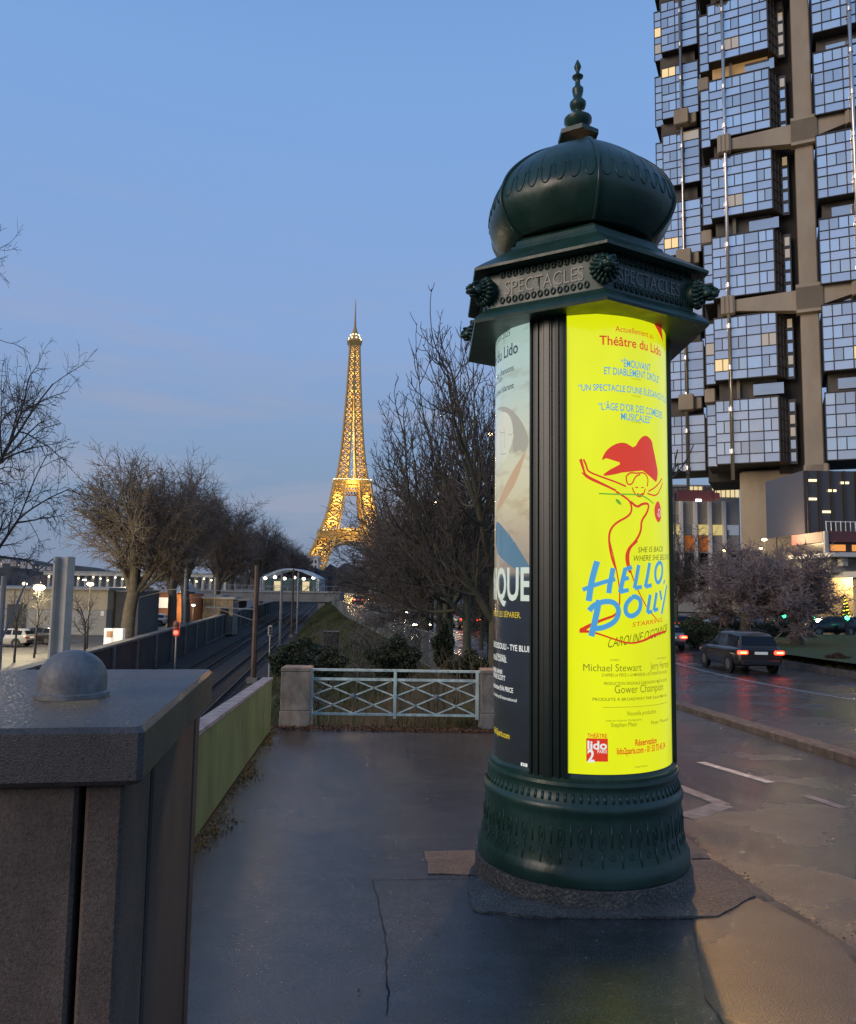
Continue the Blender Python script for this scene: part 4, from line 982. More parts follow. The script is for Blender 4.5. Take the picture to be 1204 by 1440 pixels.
# ------------------------------------------------------------------ leaf masses, grass, dry stems
M('ivy', (.012, .022, .008), .6, col2=(.035, .05, .018), vs_=3)
M('ivy_light', (.03, .045, .014), .6, col2=(.07, .08, .025), vs_=2)
M('hedge', (.02, .028, .012), .7, col2=(.045, .05, .02), vs_=2)
M('dry', (.10, .075, .045), .9, col2=(.16, .12, .07), vs_=5)
M('fallen', (.10, .05, .02), .85, col2=(.05, .03, .015), vs_=15)
rg = np.random.default_rng(5)
def leaves(name, pts, size, mat, par=None, up=.3):
    n = len(pts); d = rg.normal(size=(n, 3)); d[:, 2] += up; d /= np.linalg.norm(d, axis=1, keepdims=True)
    t = np.cross(d, rg.normal(size=(n, 3))); t /= np.linalg.norm(t, axis=1, keepdims=True); b = np.cross(d, t)
    s = size * rg.uniform(.6, 1.4, (n, 1))
    V = np.stack([pts - t * s, pts + b * s * .55, pts + t * s, pts - b * s * .55], 1).reshape(-1, 3)
    F = (np.arange(n) * 4)[:, None] + np.array([[0, 1, 2, 3]])
    return bulk(name, V, F, mat)
def ball_pts(n, c, r, hollow=.35):
    k = rg.normal(size=(n, 3)); k /= np.linalg.norm(k, axis=1, keepdims=True)
    lump = 1 + .22 * np.sin(k[:, :1] * 5 + 1) * np.cos(k[:, 1:2] * 4 + c[0]) + .15 * np.sin(k[:, 2:3] * 7)
    rad = (hollow + (1 - hollow) * rg.random((n, 1)) ** .5) * lump
    return np.array(c) + k * rad * np.array(r)
def shrub(name, label, c, r, n, mat, size=.05, group=None, cat='shrub'):
    t = empty(name, (c[0], c[1], c[2] - r[2]))
    q = ball_pts(n, (0, 0, r[2]), r); q = q[q[:, 2] > .0]
    link('foliage', leaves('foliage', q, size, MATS[mat]), t)
    mb = MB(); rnd = random.Random(int(abs(c[0] * 100)))
    for i in range(7):
        a = rnd.uniform(0, 6.28); mb.tube([(0, 0, -.1), (r[0] * .3 * math.cos(a), r[1] * .3 * math.sin(a), r[2] * .7), (r[0] * .6 * math.cos(a), r[1] * .6 * math.sin(a), r[2] * 1.5)], [.02, .014, .006], 5)
    mb.build('stems', MATS['bark'], t); tag(t, label, cat, group)
def sh(px, py, Y, rx, rz, *a, **k): p = at(px, py, Y); return (p.x, Y, p.z), (rx, rx * .8, rz)
for nm, lab, px, py, Y, rx, rz, n, mt in (
    ('ivy_shrub', 'dark ivy mound behind the left gatepost', 410, 930, 14.6, .40, .30, 3600, 'ivy'),
    ('ivy_shrub', 'tall ivy-covered stems behind the left half of the railing', 462, 935, 16.5, .42, .30, 2600, 'ivy'),
    ('ivy_shrub', 'large dark ivy bush behind the right half of the railing', 556, 926, 18.5, .62, .46, 6000, 'ivy'),
    ('ivy_shrub', 'rounded evergreen bush beside the right gatepost', 660, 938, 17.5, .45, .32, 4000, 'ivy'),
    ('ivy_shrub', 'ivy-wrapped trunk base in front of the tail lights', 624, 910, 22, .30, .62, 3000, 'ivy'),
    ('ivy_shrub', 'low ivy patch at the bank edge beside the tall brown mast', 425, 915, 24, .7, .32, 2600, 'ivy'),
    ('evergreen_shrub', 'tall leafy evergreen across the road left of the column', 690, 850, 60, 2.4, 2.6, 5000, 'ivy_light'),
    ('evergreen_shrub', 'green hedge mass between the far road and the column', 715, 862, 62, 2.4, 1.8, 4000, 'hedge'),
    ('evergreen_shrub', 'leafy green shrub at the right edge of the column beyond the road', 975, 888, 47, 1.3, .85, 3500, 'ivy_light'),
    ('evergreen_shrub', 'low green hedge behind the dark SUV roof', 1030, 885, 56, 2.6, .8, 4000, 'hedge'),
    ('evergreen_shrub', 'low green hedge between the two plum trunks', 1095, 888, 55, 2.2, .75, 3500, 'hedge'),
    ('evergreen_shrub', 'small red-leaved shrub on the grass at the right edge', 1178, 925, 33, .45, .18, 700, 'fallen')):
    c, r = sh(px, py, Y, rx, rz); shrub(nm, lab, c, r, int(n * 2.2), mat=mt, size=.017 + .0008 * Y)
for i, (px, Y, h) in enumerate(((445, 26, 2.0), (500, 30, 2.4), (470, 36, 2.2), (530, 27, 2.3), (575, 24, 2.2), (520, 44, 2.6), (450, 46, 2.2), (590, 33, 2.6))):
    x = xat(px, Y, -2.5); tree('small0', (x, Y, bankz(x, Y) - .8 - .1 * (i % 3)), h + 1.2, i * 1.3, '%s scrubby bare sapling on the railway bank behind the railing' % ordn[i], 'saplings on the bank', 'sapling', 1.5)
# dry stems standing behind the railing
st_ = MB(); rnd = random.Random(9)
for i in range(520):
    x = rnd.uniform(-2.4, 1.3); y = rnd.uniform(13.5, 22); z = bankz(x, y); h = rnd.uniform(.5, 1.5); a, b = rnd.gauss(0, .18), rnd.gauss(0, .18)
    st_.tube([(x, y, z - .05), (x + a * h * .5, y + b * h * .5, z + h * .6), (x + a * h * 1.3, y + b * h, z + h)], [.008, .006, .002], 3, cap=False)
tag(st_.build('dry_stems', MATS['dry']), 'dry brown weed stems standing behind the pale railing', 'weeds', kind='stuff')
def blades(name, n, region, hgt, wid, mat, zf):
    P = region(n); h = hgt * rg.uniform(.5, 1.4, (len(P), 1)); d = rg.normal(size=(len(P), 2)) * .35; a = rg.uniform(0, 6.28, len(P))
    z = np.array([zf(x, y) for x, y in P]); b = np.stack([P[:, 0], P[:, 1], z - .01], 1); w_ = np.stack([np.cos(a), np.sin(a), 0 * a], 1) * wid
    tip = b + np.concatenate([d * h, h], 1)
    V = np.stack([b - w_, b + w_, tip], 1).reshape(-1, 3); F = (np.arange(len(P)) * 3)[:, None] + np.array([[0, 1, 2]])
    return link(name, bulk(name, V, F, mat))
def bank_region(n):
    Y = 14 + (rg.random(n) ** 1.6) * 130; t = rg.random(n)
    return np.stack([[(xt(y) + 3.0) * (1 - q) + xf(y) * q for y, q in zip(Y, t)], Y], 1)
tag(blades('bank_grass', 60000, bank_region, .34, .016, M('grass_blade', (.040, .052, .012), .8, col2=(.09, .092, .03), vs_=.5), bankz), 'rough grass growing on the railway bank', 'grass', kind='stuff')
def med_region(n):
    return np.stack([rg.uniform(16.6, 34, n), 19 + rg.random(n) * 30], 1)
tag(blades('median_grass', 22000, med_region, .07, .02, MATS['grass_blade'], lambda x, y: gz(y) + .14), 'short grass on the median', 'grass', kind='stuff')
# moss and litter along the foot of the green parapet and railing
def foot(n):
    Y = rg.uniform(2.8, 12.2, n); o = np.abs(rg.normal(size=n)) * .07 * (1 + np.sin(Y * 3.1) * .6); return np.stack([np.array([xw(y) for y in Y]) + .02 + o, Y], 1)
F_ = foot(2600); keep = (np.sin(F_[:, 1] * 2.3) + rg.normal(size=len(F_)) * .6) > -.1; F_ = F_[keep]
q = np.stack([F_[:, 0], F_[:, 1], [gz(y) + .012 for y in F_[:, 1]]], 1)
tag(link('moss_litter', leaves('moss_litter', q, .016, M('moss', (.05, .06, .012), .9, col2=(.13, .10, .03), vs_=8), up=2)), 'moss and leaf litter along the foot of the green parapet', 'litter', kind='stuff')
n = 2200; q = np.stack([rg.uniform(-2.6, 1.4, n), 12.55 + np.abs(rg.normal(size=n)) * .25 - .12, np.zeros(n)], 1); q[:, 2] = [gz(y) + .015 + rg.random() * .03 for y in q[:, 1]]
tag(link('fallen_leaves', leaves('fallen_leaves', q, .022, MATS['fallen'], up=1.5)), 'brown fallen leaves gathered under the pale railing', 'litter', kind='stuff')

# scattered bits on the near pavement and gutter
n = 420; Yp = rg.uniform(2.6, 12.4, n); tt = rg.random(n); Xp = np.array([xw(y) * (1 - t_) + (xk(y) - .35) * t_ for y, t_ in zip(Yp, tt)])
q = np.stack([Xp, Yp, [gz(y) + .006 for y in Yp]], 1)
tag(link('pavement_litter', leaves('pavement_litter', q, .008, M('litter_bits', (.10, .085, .06), .9, col2=(.25, .24, .22), vs_=20), up=6)), 'small bits of leaf and paper scattered over the pavement', 'litter', kind='stuff')
n = 1500; Yp = rg.uniform(2.5, 13, n); q = np.stack([np.array([xk(y) for y in Yp]) + .05 + np.abs(rg.normal(size=n)) * .08, Yp, [gz(y) + ROADZ + .012 for y in Yp]], 1)
tag(link('gutter_debris', leaves('gutter_debris', q, .011, MATS['fallen'], up=4)), 'brown leaf debris along the pavement gutter', 'litter', kind='stuff')
# ------------------------------------------------------------------ the lattice tower on the horizon
iron = M('tower_iron', (.42, .29, .11), .6)
bulb = E('tower_bulb', (1.0, .66, .16), 2.0)
bulbw = E('tower_bulb_white', (1.0, .82, .45), 3.2)
EY = 861.0; EC = at(491.5, 800, EY); EZ = at(491, 824, EY).z
et = empty('lattice_tower', (EC.x, EY, EZ), R(9)); tag(et, 'golden lit iron lattice tower on the horizon', 'tower')
def ew(z): return float(np.interp(z, [0, 20, 40, 57, 75, 95, 115, 116, 135, 160, 190, 220, 250, 276], [62, 51, 41.5, 34.5, 28, 23, 19.5, 17.5, 14.3, 11.6, 9.4, 7.7, 6.3, 5.2]))
def lw_(z): return float(np.interp(z, [0, 57, 115], [25, 17.5, 11.5]))
def lattice(mb, c0, c1, w_, x=True):       # four corners at bottom and top
    for i in range(4):
        a0, a1, b0, b1 = c0[i], c1[i], c0[(i + 1) % 4], c1[(i + 1) % 4]
        mb.bar(a0, a1, w_ * 1.5); mb.bar(a1, b1, w_)
        if x: mb.bar(a0, b1, w_ * .8); mb.bar(b0, a1, w_ * .8)
for sx in (-1, 1):
    for sy in (-1, 1):
        mb = MB()
        for z0, z1 in zip([0, 9, 19, 30, 41, 51, 61, 71, 81, 91, 100, 108], [9, 19, 30, 41, 51, 57, 71, 81, 91, 100, 108, 115]):
            if z0 == 61: z0 = 59
            C4 = []
            for z in (z0, z1):
                o_, i_ = ew(z), ew(z) - lw_(z); C4.append([Vector((sx * x, sy * y, z)) for x, y in ((o_, o_), (i_, o_), (i_, i_), (o_, i_))])
            lattice(mb, C4[0], C4[1], 1.5)
        mb.build('leg', iron, et)
up_ = MB(); zs = [118, 125, 132, 139, 146, 153, 160, 167, 174, 181, 188, 195, 202, 209, 216, 223, 230, 237, 244, 251, 258, 265, 272, 276]
for z0, z1 in zip(zs[:-1], zs[1:]):
    c0 = [Vector((i * ew(z0), j * ew(z0), z0)) for i, j in ((1, 1), (-1, 1), (-1, -1), (1, -1))]; c1 = [Vector((i * ew(z1), j * ew(z1), z1)) for i, j in ((1, 1), (-1, 1), (-1, -1), (1, -1))]
    for k in range(4):
        a0, a1, b0, b1 = c0[k], c1[k], c0[(k + 1) % 4], c1[(k + 1) % 4]
        g = float(np.interp(z0, [118, 190, 276], [.36, .42, .5]))
        p0, p1, q0, q1 = a0.lerp(b0, g), a1.lerp(b1, g), b0.lerp(a0, g), b1.lerp(a1, g)
        for (s, t) in ((a0, a1), (p0, p1), (q0, q1)): up_.bar(s, t, 1.5)
        for (s, t) in ((a1, p1), (b1, q1), (a0, p1), (p0, a1), (b0, q1), (q0, b1)): up_.bar(s, t, 1.1)
up_.build('upper_shaft', iron, et)
def plat(z, h, w0, w1, name):
    mb = MB().lathe([(w0 * 1.414, z), (w1 * 1.414, z + h)], 4, a0=math.pi / 4); o = mb.build(name, iron, et); r = MB()
    for i in range(4):
        a = Matrix.Rotation(i * math.pi / 2, 3, 'Z')
        for k in range(17):
            x = -w1 + 2 * w1 * k / 16; r.bar(a @ Vector((x, -w1, z + h)), a @ Vector((x, -w1, z + h + 2.2)), .3)
        r.bar(a @ Vector((-w1, -w1, z + h + 2.2)), a @ Vector((w1, -w1, z + h + 2.2)), .4)
    r.build('railing', iron, o); return o
plat(52, 6.5, 34, 36.5, 'first_platform'); plat(58.5, 4.5, 26, 27, 'gallery'); plat(112, 4.2, 19, 21, 'second_platform'); plat(116.2, 4, 15, 15.5, 'gallery'); plat(274, 4.5, 6, 8.2, 'top_platform')
MB().lathe([(6.5, 278), (6.5, 283), (5, 285), (4.5, 288), (3, 291), (1.6, 296), (1.1, 300)], 12).build('top_cabin', iron, et)
MB().tube([(0, 0, 298), (0, 0, 312), (0, 0, 330)], [1.3, .8, .25], 6).build('antenna', iron, et)
g = MB()
for i in range(4):                          # girder band below the second platform, great arches below the first
    a = Matrix.Rotation(i * math.pi / 2, 3, 'Z')
    for k in range(12):
        x0_, x1_ = -20 + 40 * k / 12, -20 + 40 * (k + 1) / 12
        g.bar(a @ Vector((x0_, -20, 104)), a @ Vector((x1_, -20, 110)), .8); g.bar(a @ Vector((x1_, -20, 104)), a @ Vector((x0_, -20, 110)), .8)
    for z in (104, 110): g.bar(a @ Vector((-21, -20, z)), a @ Vector((21, -20, z)), 1.1)
g.build('girder', iron, et)
for i in range(4):
    a = Matrix.Rotation(i * math.pi / 2, 3, 'Z'); m = MB(); P = []
    for k in range(17):
        t = math.pi * k / 16; x, z = -37 * math.cos(t), 10 + 39 * math.sin(t); y = -ew(z) + 2; P.append((x, y, z))
    for p, q in zip(P[:-1], P[1:]):
        m.bar(a @ Vector(p), a @ Vector(q), 1.4); p2, q2 = Vector((p[0] * 1.09, p[1], min(51, p[2] + 4))), Vector((q[0] * 1.09, q[1], min(51, q[2] + 4)))
        m.bar(a @ p2, a @ q2, 1.2); m.bar(a @ Vector(p), a @ q2, .7); m.bar(a @ p2, a @ Vector(q), .7)
    for k in range(15):
        x = -34 + 68 * k / 14; m.bar(a @ Vector((x, -34.5, 47)), a @ Vector((x + 4.8, -34.5, 52)), .7); m.bar(a @ Vector((x + 4.8, -34.5, 47)), a @ Vector((x, -34.5, 52)), .7)
    m.build('arch', iron, et)
rnd = random.Random(4); bl = MB(); bw = MB()
def lamp(x, y, z, s, b=bl): b.ell((x, y, z), (s, s, s), 6, 4)
for sx in (-1, 1):
    for sy in (-1, 1):
        for z in np.arange(3, 112, 1.7):
            if 50 < z < 60: continue
            dens = 1.0 if z < 24 else (.45 if z < 50 else .95)
            if rnd.random() > dens: continue
            o_, l_ = ew(z), lw_(z); lamp(sx * (o_ - l_ * rnd.uniform(.05, .95)), sy * (o_ - l_ * rnd.uniform(.05, .95)), z, rnd.uniform(.35, .95))
for z in np.arange(119, 274, 1.0):
    w_ = ew(z) * .9
    for _ in range(2): lamp(rnd.uniform(-w_, w_), rnd.uniform(-w_, w_), z, rnd.uniform(.3, .75 if z > 190 else .6))
for k in range(26):
    t = -20 + 40 * k / 25
    for s in (-1, 1): lamp(t, s * 20.6, 117.5 + rnd.uniform(-.4, 1), .6, bw); lamp(s * 20.6, t, 117.5, .6, bw)
for k in range(9): lamp(7.4 * math.cos(k * .7), 7.4 * math.sin(k * .7), 282.5, .9, bw); lamp(5 * math.cos(k * .7), 5 * math.sin(k * .7), 287, .8, bw)
for k in range(20): lamp(-30 + 60 * k / 19, -36, 60.5 + rnd.uniform(-1, 2), .55, bw)
o = bl.build('lamps', bulb, et); o['kind'] = 'stuff'; o = bw.build('gallery_lamps', bulbw, et); o['kind'] = 'stuff'
def plight(loc, power, col, size, parent=None, name='floodlight'):
    l = bpy.data.lights.new(name, 'POINT'); l.energy = power; l.color = col; l.shadow_soft_size = size
    o = bpy.data.objects.new(name, l); C.objects.link(o); o.parent = parent; o.location = loc; return o
AMB = (1.0, .64, .17)
for sx in (-1, 1):
    for z, pw in ((8, 80000), (40, 40000), (72, 60000), (96, 45000)):
        o_, l_ = ew(z), lw_(z); plight((sx * (o_ - l_ * .5), -(o_ - l_ * .5), z), pw * .55, AMB, 2, et)
for z, pw in ((124, 52000), (145, 40000), (170, 32000), (195, 27000), (220, 24000), (243, 20000), (264, 17000)): plight((0, 0, z), pw * .55, AMB, 1.5, et)
plight((0, -26, 112), 14000, AMB, 2, et); plight((0, -48, 62), 30000, AMB, 3, et)

# ------------------------------------------------------------------ the stacked glass tower block
conc = M('tower_concrete', (.42, .34, .24), .85, col2=(.32, .26, .185), vs_=.35, bump=.4, bs=3, stretch=(1, 1, .4))
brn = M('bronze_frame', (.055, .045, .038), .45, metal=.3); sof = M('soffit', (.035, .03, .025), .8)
def glass(name, col, r=.04, metal=.82): return M(name, col, r, metal=metal, var=.10, vs_=.2)
g_win = [glass('pane_a', (.92, .84, .76)), glass('pane_b', (1.0, .95, .88)), glass('pane_c', (.74, .69, .64))]
g_spa = [glass('spandrel_a', (.90, .84, .80), .10), glass('spandrel_b', (.78, .74, .72), .12)]
g_lit = E('lit_window', (1.0, .72, .36), .95); g_dim = M('curtain_window', (.3, .3, .3), .1, metal=.6, emit=(1.0, .74, .42), es=.30)
tube_m = M('steel_tube', (.62, .56, .50), .28, metal=.85)
TW = empty('glass_tower_block', (39.35, 85, 0), math.atan2(-2.6, 5.7)); tag(TW, 'tall tower block of stacked glass boxes on concrete piers', 'building')
unit = {}
def upane(mat):
    if mat.name not in unit: unit[mat.name] = MB().box((0, 0, 0), (1, 1, 1)).mesh('pane', mat)
    return unit[mat.name]
rt = random.Random(12); FH = 2.5; NF = 3; GAP = 2.35
BZ0 = 15.9; MH = FH * NF; STEP = MH + GAP
def face(par, merged, p0, ud, z0, cols, single):
    """glazed face: p0 bottom-left (x, y), ud unit along; cols = (width, n sub-windows); outward = right-hand normal"""
    nd = Vector((ud.y, -ud.x)); rz = math.atan2(ud.y, ud.x); fr = MB(); u = 0.; Wd = sum(c[0] for c in cols)
    def put(uc, zc_, w_, h_, mat, nm, d=.04):
        p = p0 + ud * uc + nd * d
        if single:
            o = link(nm, upane(mat), par, (p.x, p.y, zc_), 0, (w_, .05, h_)); o.rotation_euler = (rt.gauss(0, .004), 0, rz + rt.gauss(0, .004))
        else: merged.setdefault(mat.name, MB()).box((p.x, p.y, zc_), (w_, .05, h_), rz + rt.gauss(0, .006))
    for k in range(NF):
        zb = z0 + k * FH
        pb = p0 + nd * .06
        for zz, hh_ in ((zb + .02, .1), (zb + 1.06, .09)): a = pb + ud * 0; b = pb + ud * Wd; fr.bar((a.x, a.y, zz), (b.x, b.y, zz), .16, hh_)
    a = p0 + nd * .06; b = a + ud * Wd; fr.bar((a.x, a.y, z0 + MH - .06), (b.x, b.y, z0 + MH - .06), .18, .14)
    for ci, (w_, ns) in enumerate(cols):
        p = p0 + ud * u + nd * .07; fr.bar((p.x, p.y, z0), (p.x, p.y, z0 + MH), .11, .18, up=Vector((nd.x, nd.y, 0)))
        for k in range(NF):
            zb = z0 + k * FH
            put(u + w_ / 2, zb + .54, w_ - .12, .95, rt.choice(g_spa), 'spandrel_panel')
            lit = rt.random()
            for j in range(ns):
                ww = w_ / ns; m_ = rt.choice(g_win)
                if lit < .03: m_ = g_lit
                elif lit < .07: m_ = g_dim
                put(u + ww * (j + .5), zb + 1.8, ww - .1, 1.34, m_, 'window_pane')
                if j: q = p0 + ud * (u + ww * j) + nd * .06; fr.bar((q.x, q.y, zb + 1.1), (q.x, q.y, zb + FH), .07, .12, up=Vector((nd.x, nd.y, 0)))
        u += w_
    p = p0 + ud * u + nd * .07; fr.bar((p.x, p.y, z0), (p.x, p.y, z0 + MH), .14, .18, up=Vector((nd.x, nd.y, 0)))
    return fr
def module(u0, u1, v0, v1, z0, cols, single, notch=1.1, ndep=1.5, splay=True):
    mod = empty('glass_module', (0, 0, 0), 0, TW); merged = {}
    body = MB(); poly = [(u0 + .05, v0 + .1), (u1 - .05, v0 + .1), (u1 - .05, v1), (u0 + .05, v1)] if not notch else [(u0 + notch, v0 + .1), (u1 - .05, v0 + .1), (u1 - .05, v1), (u0 + .05, v1), (u0 + .05, v0 + ndep), (u0 + notch, v0 + ndep)]
    body.prism(poly, z0, z0 + MH); body.build('body', sof, mod)
    fr = face(mod, merged, Vector((u0 + notch, v0)), Vector((1, 0)), z0, cols, single)
    if notch: f2 = face(mod, merged, Vector((u0, v0 + ndep)), Vector((1, 0)), z0, [(notch, 1)], single); fr.add(f2.v, f2.f)
    fr.build('mullions', brn, mod)
    # right flank: splayed blind bronze grid
    if splay:
        sd_ = MB(); A_, B_ = Vector((u1, v0 + .05)), Vector((u1 + 1.0, v0 + 2.3)); dd = (B_ - A_)
        sd_.add([(A_.x, A_.y, z0), (B_.x, B_.y, z0), (B_.x, B_.y + 3, z0), (A_.x - .3, B_.y + 3, z0), (A_.x, A_.y, z0 + MH), (B_.x, B_.y, z0 + MH), (B_.x, B_.y + 3, z0 + MH), (A_.x - .3, B_.y + 3, z0 + MH)],
                [(3, 2, 1, 0), (4, 5, 6, 7), (0, 1, 5, 4), (1, 2, 6, 5), (2, 3, 7, 6), (3, 0, 4, 7)])
        for k in range(7): zz = min(max(z0 + MH * k / 6, z0 + .06), z0 + MH - .06); sd_.bar((A_.x, A_.y, zz), (B_.x, B_.y, zz), .2, .09)
        for k in range(4): q = A_ + dd * k / 3; sd_.box((q.x, q.y, z0 + MH / 2), (.16, .16, MH - .02))
        sd_.build('flank_grid', M('flank', (.10, .078, .058), .5, metal=.2), mod)
    for nm, mb in merged.items():
        o = mb.build('panes', MATS[nm], mod); o['kind'] = 'stuff'
    return mod
# main stack: front face right-front corner at u=0
def colsum(c): return sum(x[0] for x in c)
MC = [(1.75, 2), (1.75, 2), (1.55, 1), (1.6, 2)]; w_main = colsum(MC)
for k in range(8):
    module(-w_main - 1.1, 0, 0, 7.5, BZ0 + k * STEP, MC, k < 7)
# right stack
RC = [(1.0, 1), (1.9, 2), (1.5, 2), (1.7, 1), (1.9, 2), (1.7, 2)]
for k in range(8): module(4.6, 4.6 + colsum(RC), -1.0, 6.5, BZ0 + k * STEP - .3, RC, k < 6, notch=0, splay=False)
# left stack, set back
LC = [(1.85, 2), (.7, 1), (2.2, 1)]
for k in range(8): module(-14.6, -14.6 + 1.1 + colsum(LC), 11.2, 18, BZ0 + 1.0 + k * STEP, LC, False, splay=False)
# joined panels behind, filling between the stacks
MB().box((-5.5, 13, 48), (5.5, 9, 66)).build('inner_core', sof, TW)
# recessed storeys in the gaps
recm = M('recess_wall', (.10, .085, .065), .7, var=.3, vs_=.5); recl = M('recess_lit', (.3, .22, .12), .6, emit=(1.0, .55, .18), es=.22)
for k in range(8):
    z = BZ0 + (k + 1) * STEP - GAP / 2
    MB().box((-3.2, 3.2, z), (6.2, 3.5, GAP + .04)).build('recess', recl if k == 4 else recm, TW)
    MB().box((-4.2, 1.0, z), (.35, .35, GAP)).build('recess_post', conc, TW); MB().box((-1.0, 1.15, z), (3.2, .1, GAP * .55)).build('recess_glass', g_win[2], TW)
    MB().box((9.3, 2.2, z - .3), (8.5, 3.5, GAP + .04)).build('recess', recm, TW); MB().box((8.0, .3, z - .3), (4.0, .1, GAP * .5)).build('recess_glass', g_win[2], TW)
    MB().box((-11.5, 14, z + 1.0), (4.6, 3.5, GAP + .04)).build('recess', recm, TW)
# piers, brackets, tubes
MB().cbox((3.45, 1.1, 40), (1.9, 2.6, 84), .12).build('pier', conc, TW)
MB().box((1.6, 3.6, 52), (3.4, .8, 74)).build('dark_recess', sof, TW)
for k in range(8):                       # mirrored strip beside the flank
    z0 = BZ0 + k * STEP
    MB().box((1.42, 2.32, z0 + MH / 2), (.78, .14, MH)).build('strip_window', M('strip_dark', (.09, .075, .06), .3, metal=.4), TW)
    for j in range(5): MB().box((1.42, 2.2, z0 + .8 + j * 1.45), (.5, .06, 1.0)).build('strip_pane', rt.choice(g_win + [g_dim]), TW)
def bracket(zc_, sgn):
    mb = MB()
    # tapered concrete beam from the pier out to a ribbed end block
    L_ = 7.6 if sgn < 0 else 4.0; xp = 3.45 + sgn * .9; xe = xp + sgn * L_
    z1, z0 = zc_ + .75, zc_ - .95
    V = [(xp, -.55, z0 - .7), (xp, .6, z0 - .7), (xp, .6, z1), (xp, -.55, z1), (xe, -.45, zc_ - .6), (xe, .5, zc_ - .6), (xe, .5, zc_ + .6), (xe, -.45, zc_ + .6)]
    F = [(0, 1, 2, 3), (7, 6, 5, 4), (0, 4, 5, 1), (1, 5, 6, 2), (2, 6, 7, 3), (3, 7, 4, 0)]
    mb.add(V, F if sgn < 0 else [tuple(reversed(f)) for f in F]); mb.box((3.45, -.25, zc_ - .5), (2.7, 1.1, 2.9))
    mb.cbox((xe, -.1, zc_), (1.5, 1.6, 2.2), .1)
    for k in range(3): mb.box((xe - .45 + .45 * k, -.95, zc_), (.2, .16, 2.1))
    mb.build('bracket', conc, TW)
for k in (2, 4, 6): bracket(BZ0 + k * STEP - GAP * .5, -1); bracket(BZ0 + k * STEP - GAP * .5 + .35, 1)
for (u, v) in ((-4.95, -.55), (8.3, -1.7), (-10.9, 10.5)):
    MB().tube([(u, v, 14), (u, v, 95)], .2, 12).build('steel_tube', tube_m, TW, smooth=True)
    for k in range(14): MB().lathe([(.26, 0), (.26, .5)], 12, (u, v, 17 + k * 4.9)).build('tube_collar', tube_m, TW)
for k in range(1, 8, 2):                 # concrete corbels on the left stack
    MB().cbox((-10.9, 10.4, BZ0 + 1.0 + k * STEP - .9), (1.9, 1.5, 2.1), .1).build('corbel', conc, TW)
    MB().cbox((-9.6, 11.0, BZ0 + .9 + k * STEP - .9), (1.2, 1.2, 1.5), .1).build('corbel', conc, TW)
    MB().cbox((-7.4, 2.6, BZ0 + k * STEP - 1.2), (1.2, 1.5, 1.7), .1).build('corbel', conc, TW)
# base of the tower
MB().cbox((-.6, 6.5, 6.5), (7.6, 6, 18), .2).build('base_wall', conc, TW)
MB().cbox((3.6, 1.3, -1), (2.5, 3.0, 33), .15).build('pier_foot', conc, TW)
for k in range(3): MB().box((3.4, -.27, 10.2 + k * 1.9), (1.2, .12, .18)).build('slot', sof, TW)
# ------------------------------------------------------------------ vehicles
gl_car = M('car_glass', (.010, .011, .013), .06, spec=.35); tyre_m = M('tyre', (.012, .012, .012), .8); rim_m = M('rim', (.25, .25, .26), .35, metal=.8)
trim = M('car_trim', (.015, .015, .016), .5); plate_m = M('plate', (.7, .7, .66), .5, emit=(1, 1, .9), es=.12)
tail_on = E('tail_lamp', (1.0, .035, .015), 8.0, True); tail_off = M('tail_off', (.25, .01, .01), .25); head_on = E('head_lamp', (1.0, .84, .5), 60, True); head_off = M('head_off', (.5, .52, .55), .15)
tail_core = E('tail_core', (1.0, .28, .10), 9)
def paint(name, col): return M('paint_' + name, col, .28, coat=.6, metal=.35)
BODY = {
 'suv': dict(L=4.7, st=[(-2.35, .80, .46, .98), (-2.27, .90, .36, 1.06), (-1.5, .95, .26, 1.07), (0, .95, .24, 1.03), (1.2, .95, .25, 1.0), (1.85, .91, .28, .93), (2.2, .84, .32, .84), (2.35, .70, .38, .72)],
             gh=[(-2.24, .84, .74, 1.12), (-1.98, .86, .68, 1.60), (-1.0, .88, .68, 1.68), (0, .88, .67, 1.66), (.45, .87, .66, 1.60), (1.35, .84, .74, 1.04)], wb=1.36, wr=.36),
 'hatch': dict(L=4.1, st=[(-2.05, .74, .45, .9), (-1.97, .83, .33, .96), (-1.2, .87, .22, .95), (0, .87, .2, .92), (1.0, .87, .22, .9), (1.6, .83, .25, .82), (1.95, .75, .3, .72), (2.05, .62, .36, .6)],
             gh=[(-1.95, .76, .68, 1.0), (-1.65, .78, .60, 1.40), (-.8, .80, .60, 1.47), (.1, .80, .59, 1.43), (.4, .79, .58, 1.37), (1.25, .76, .68, .93)], wb=1.22, wr=.31)}
car_cache = {}
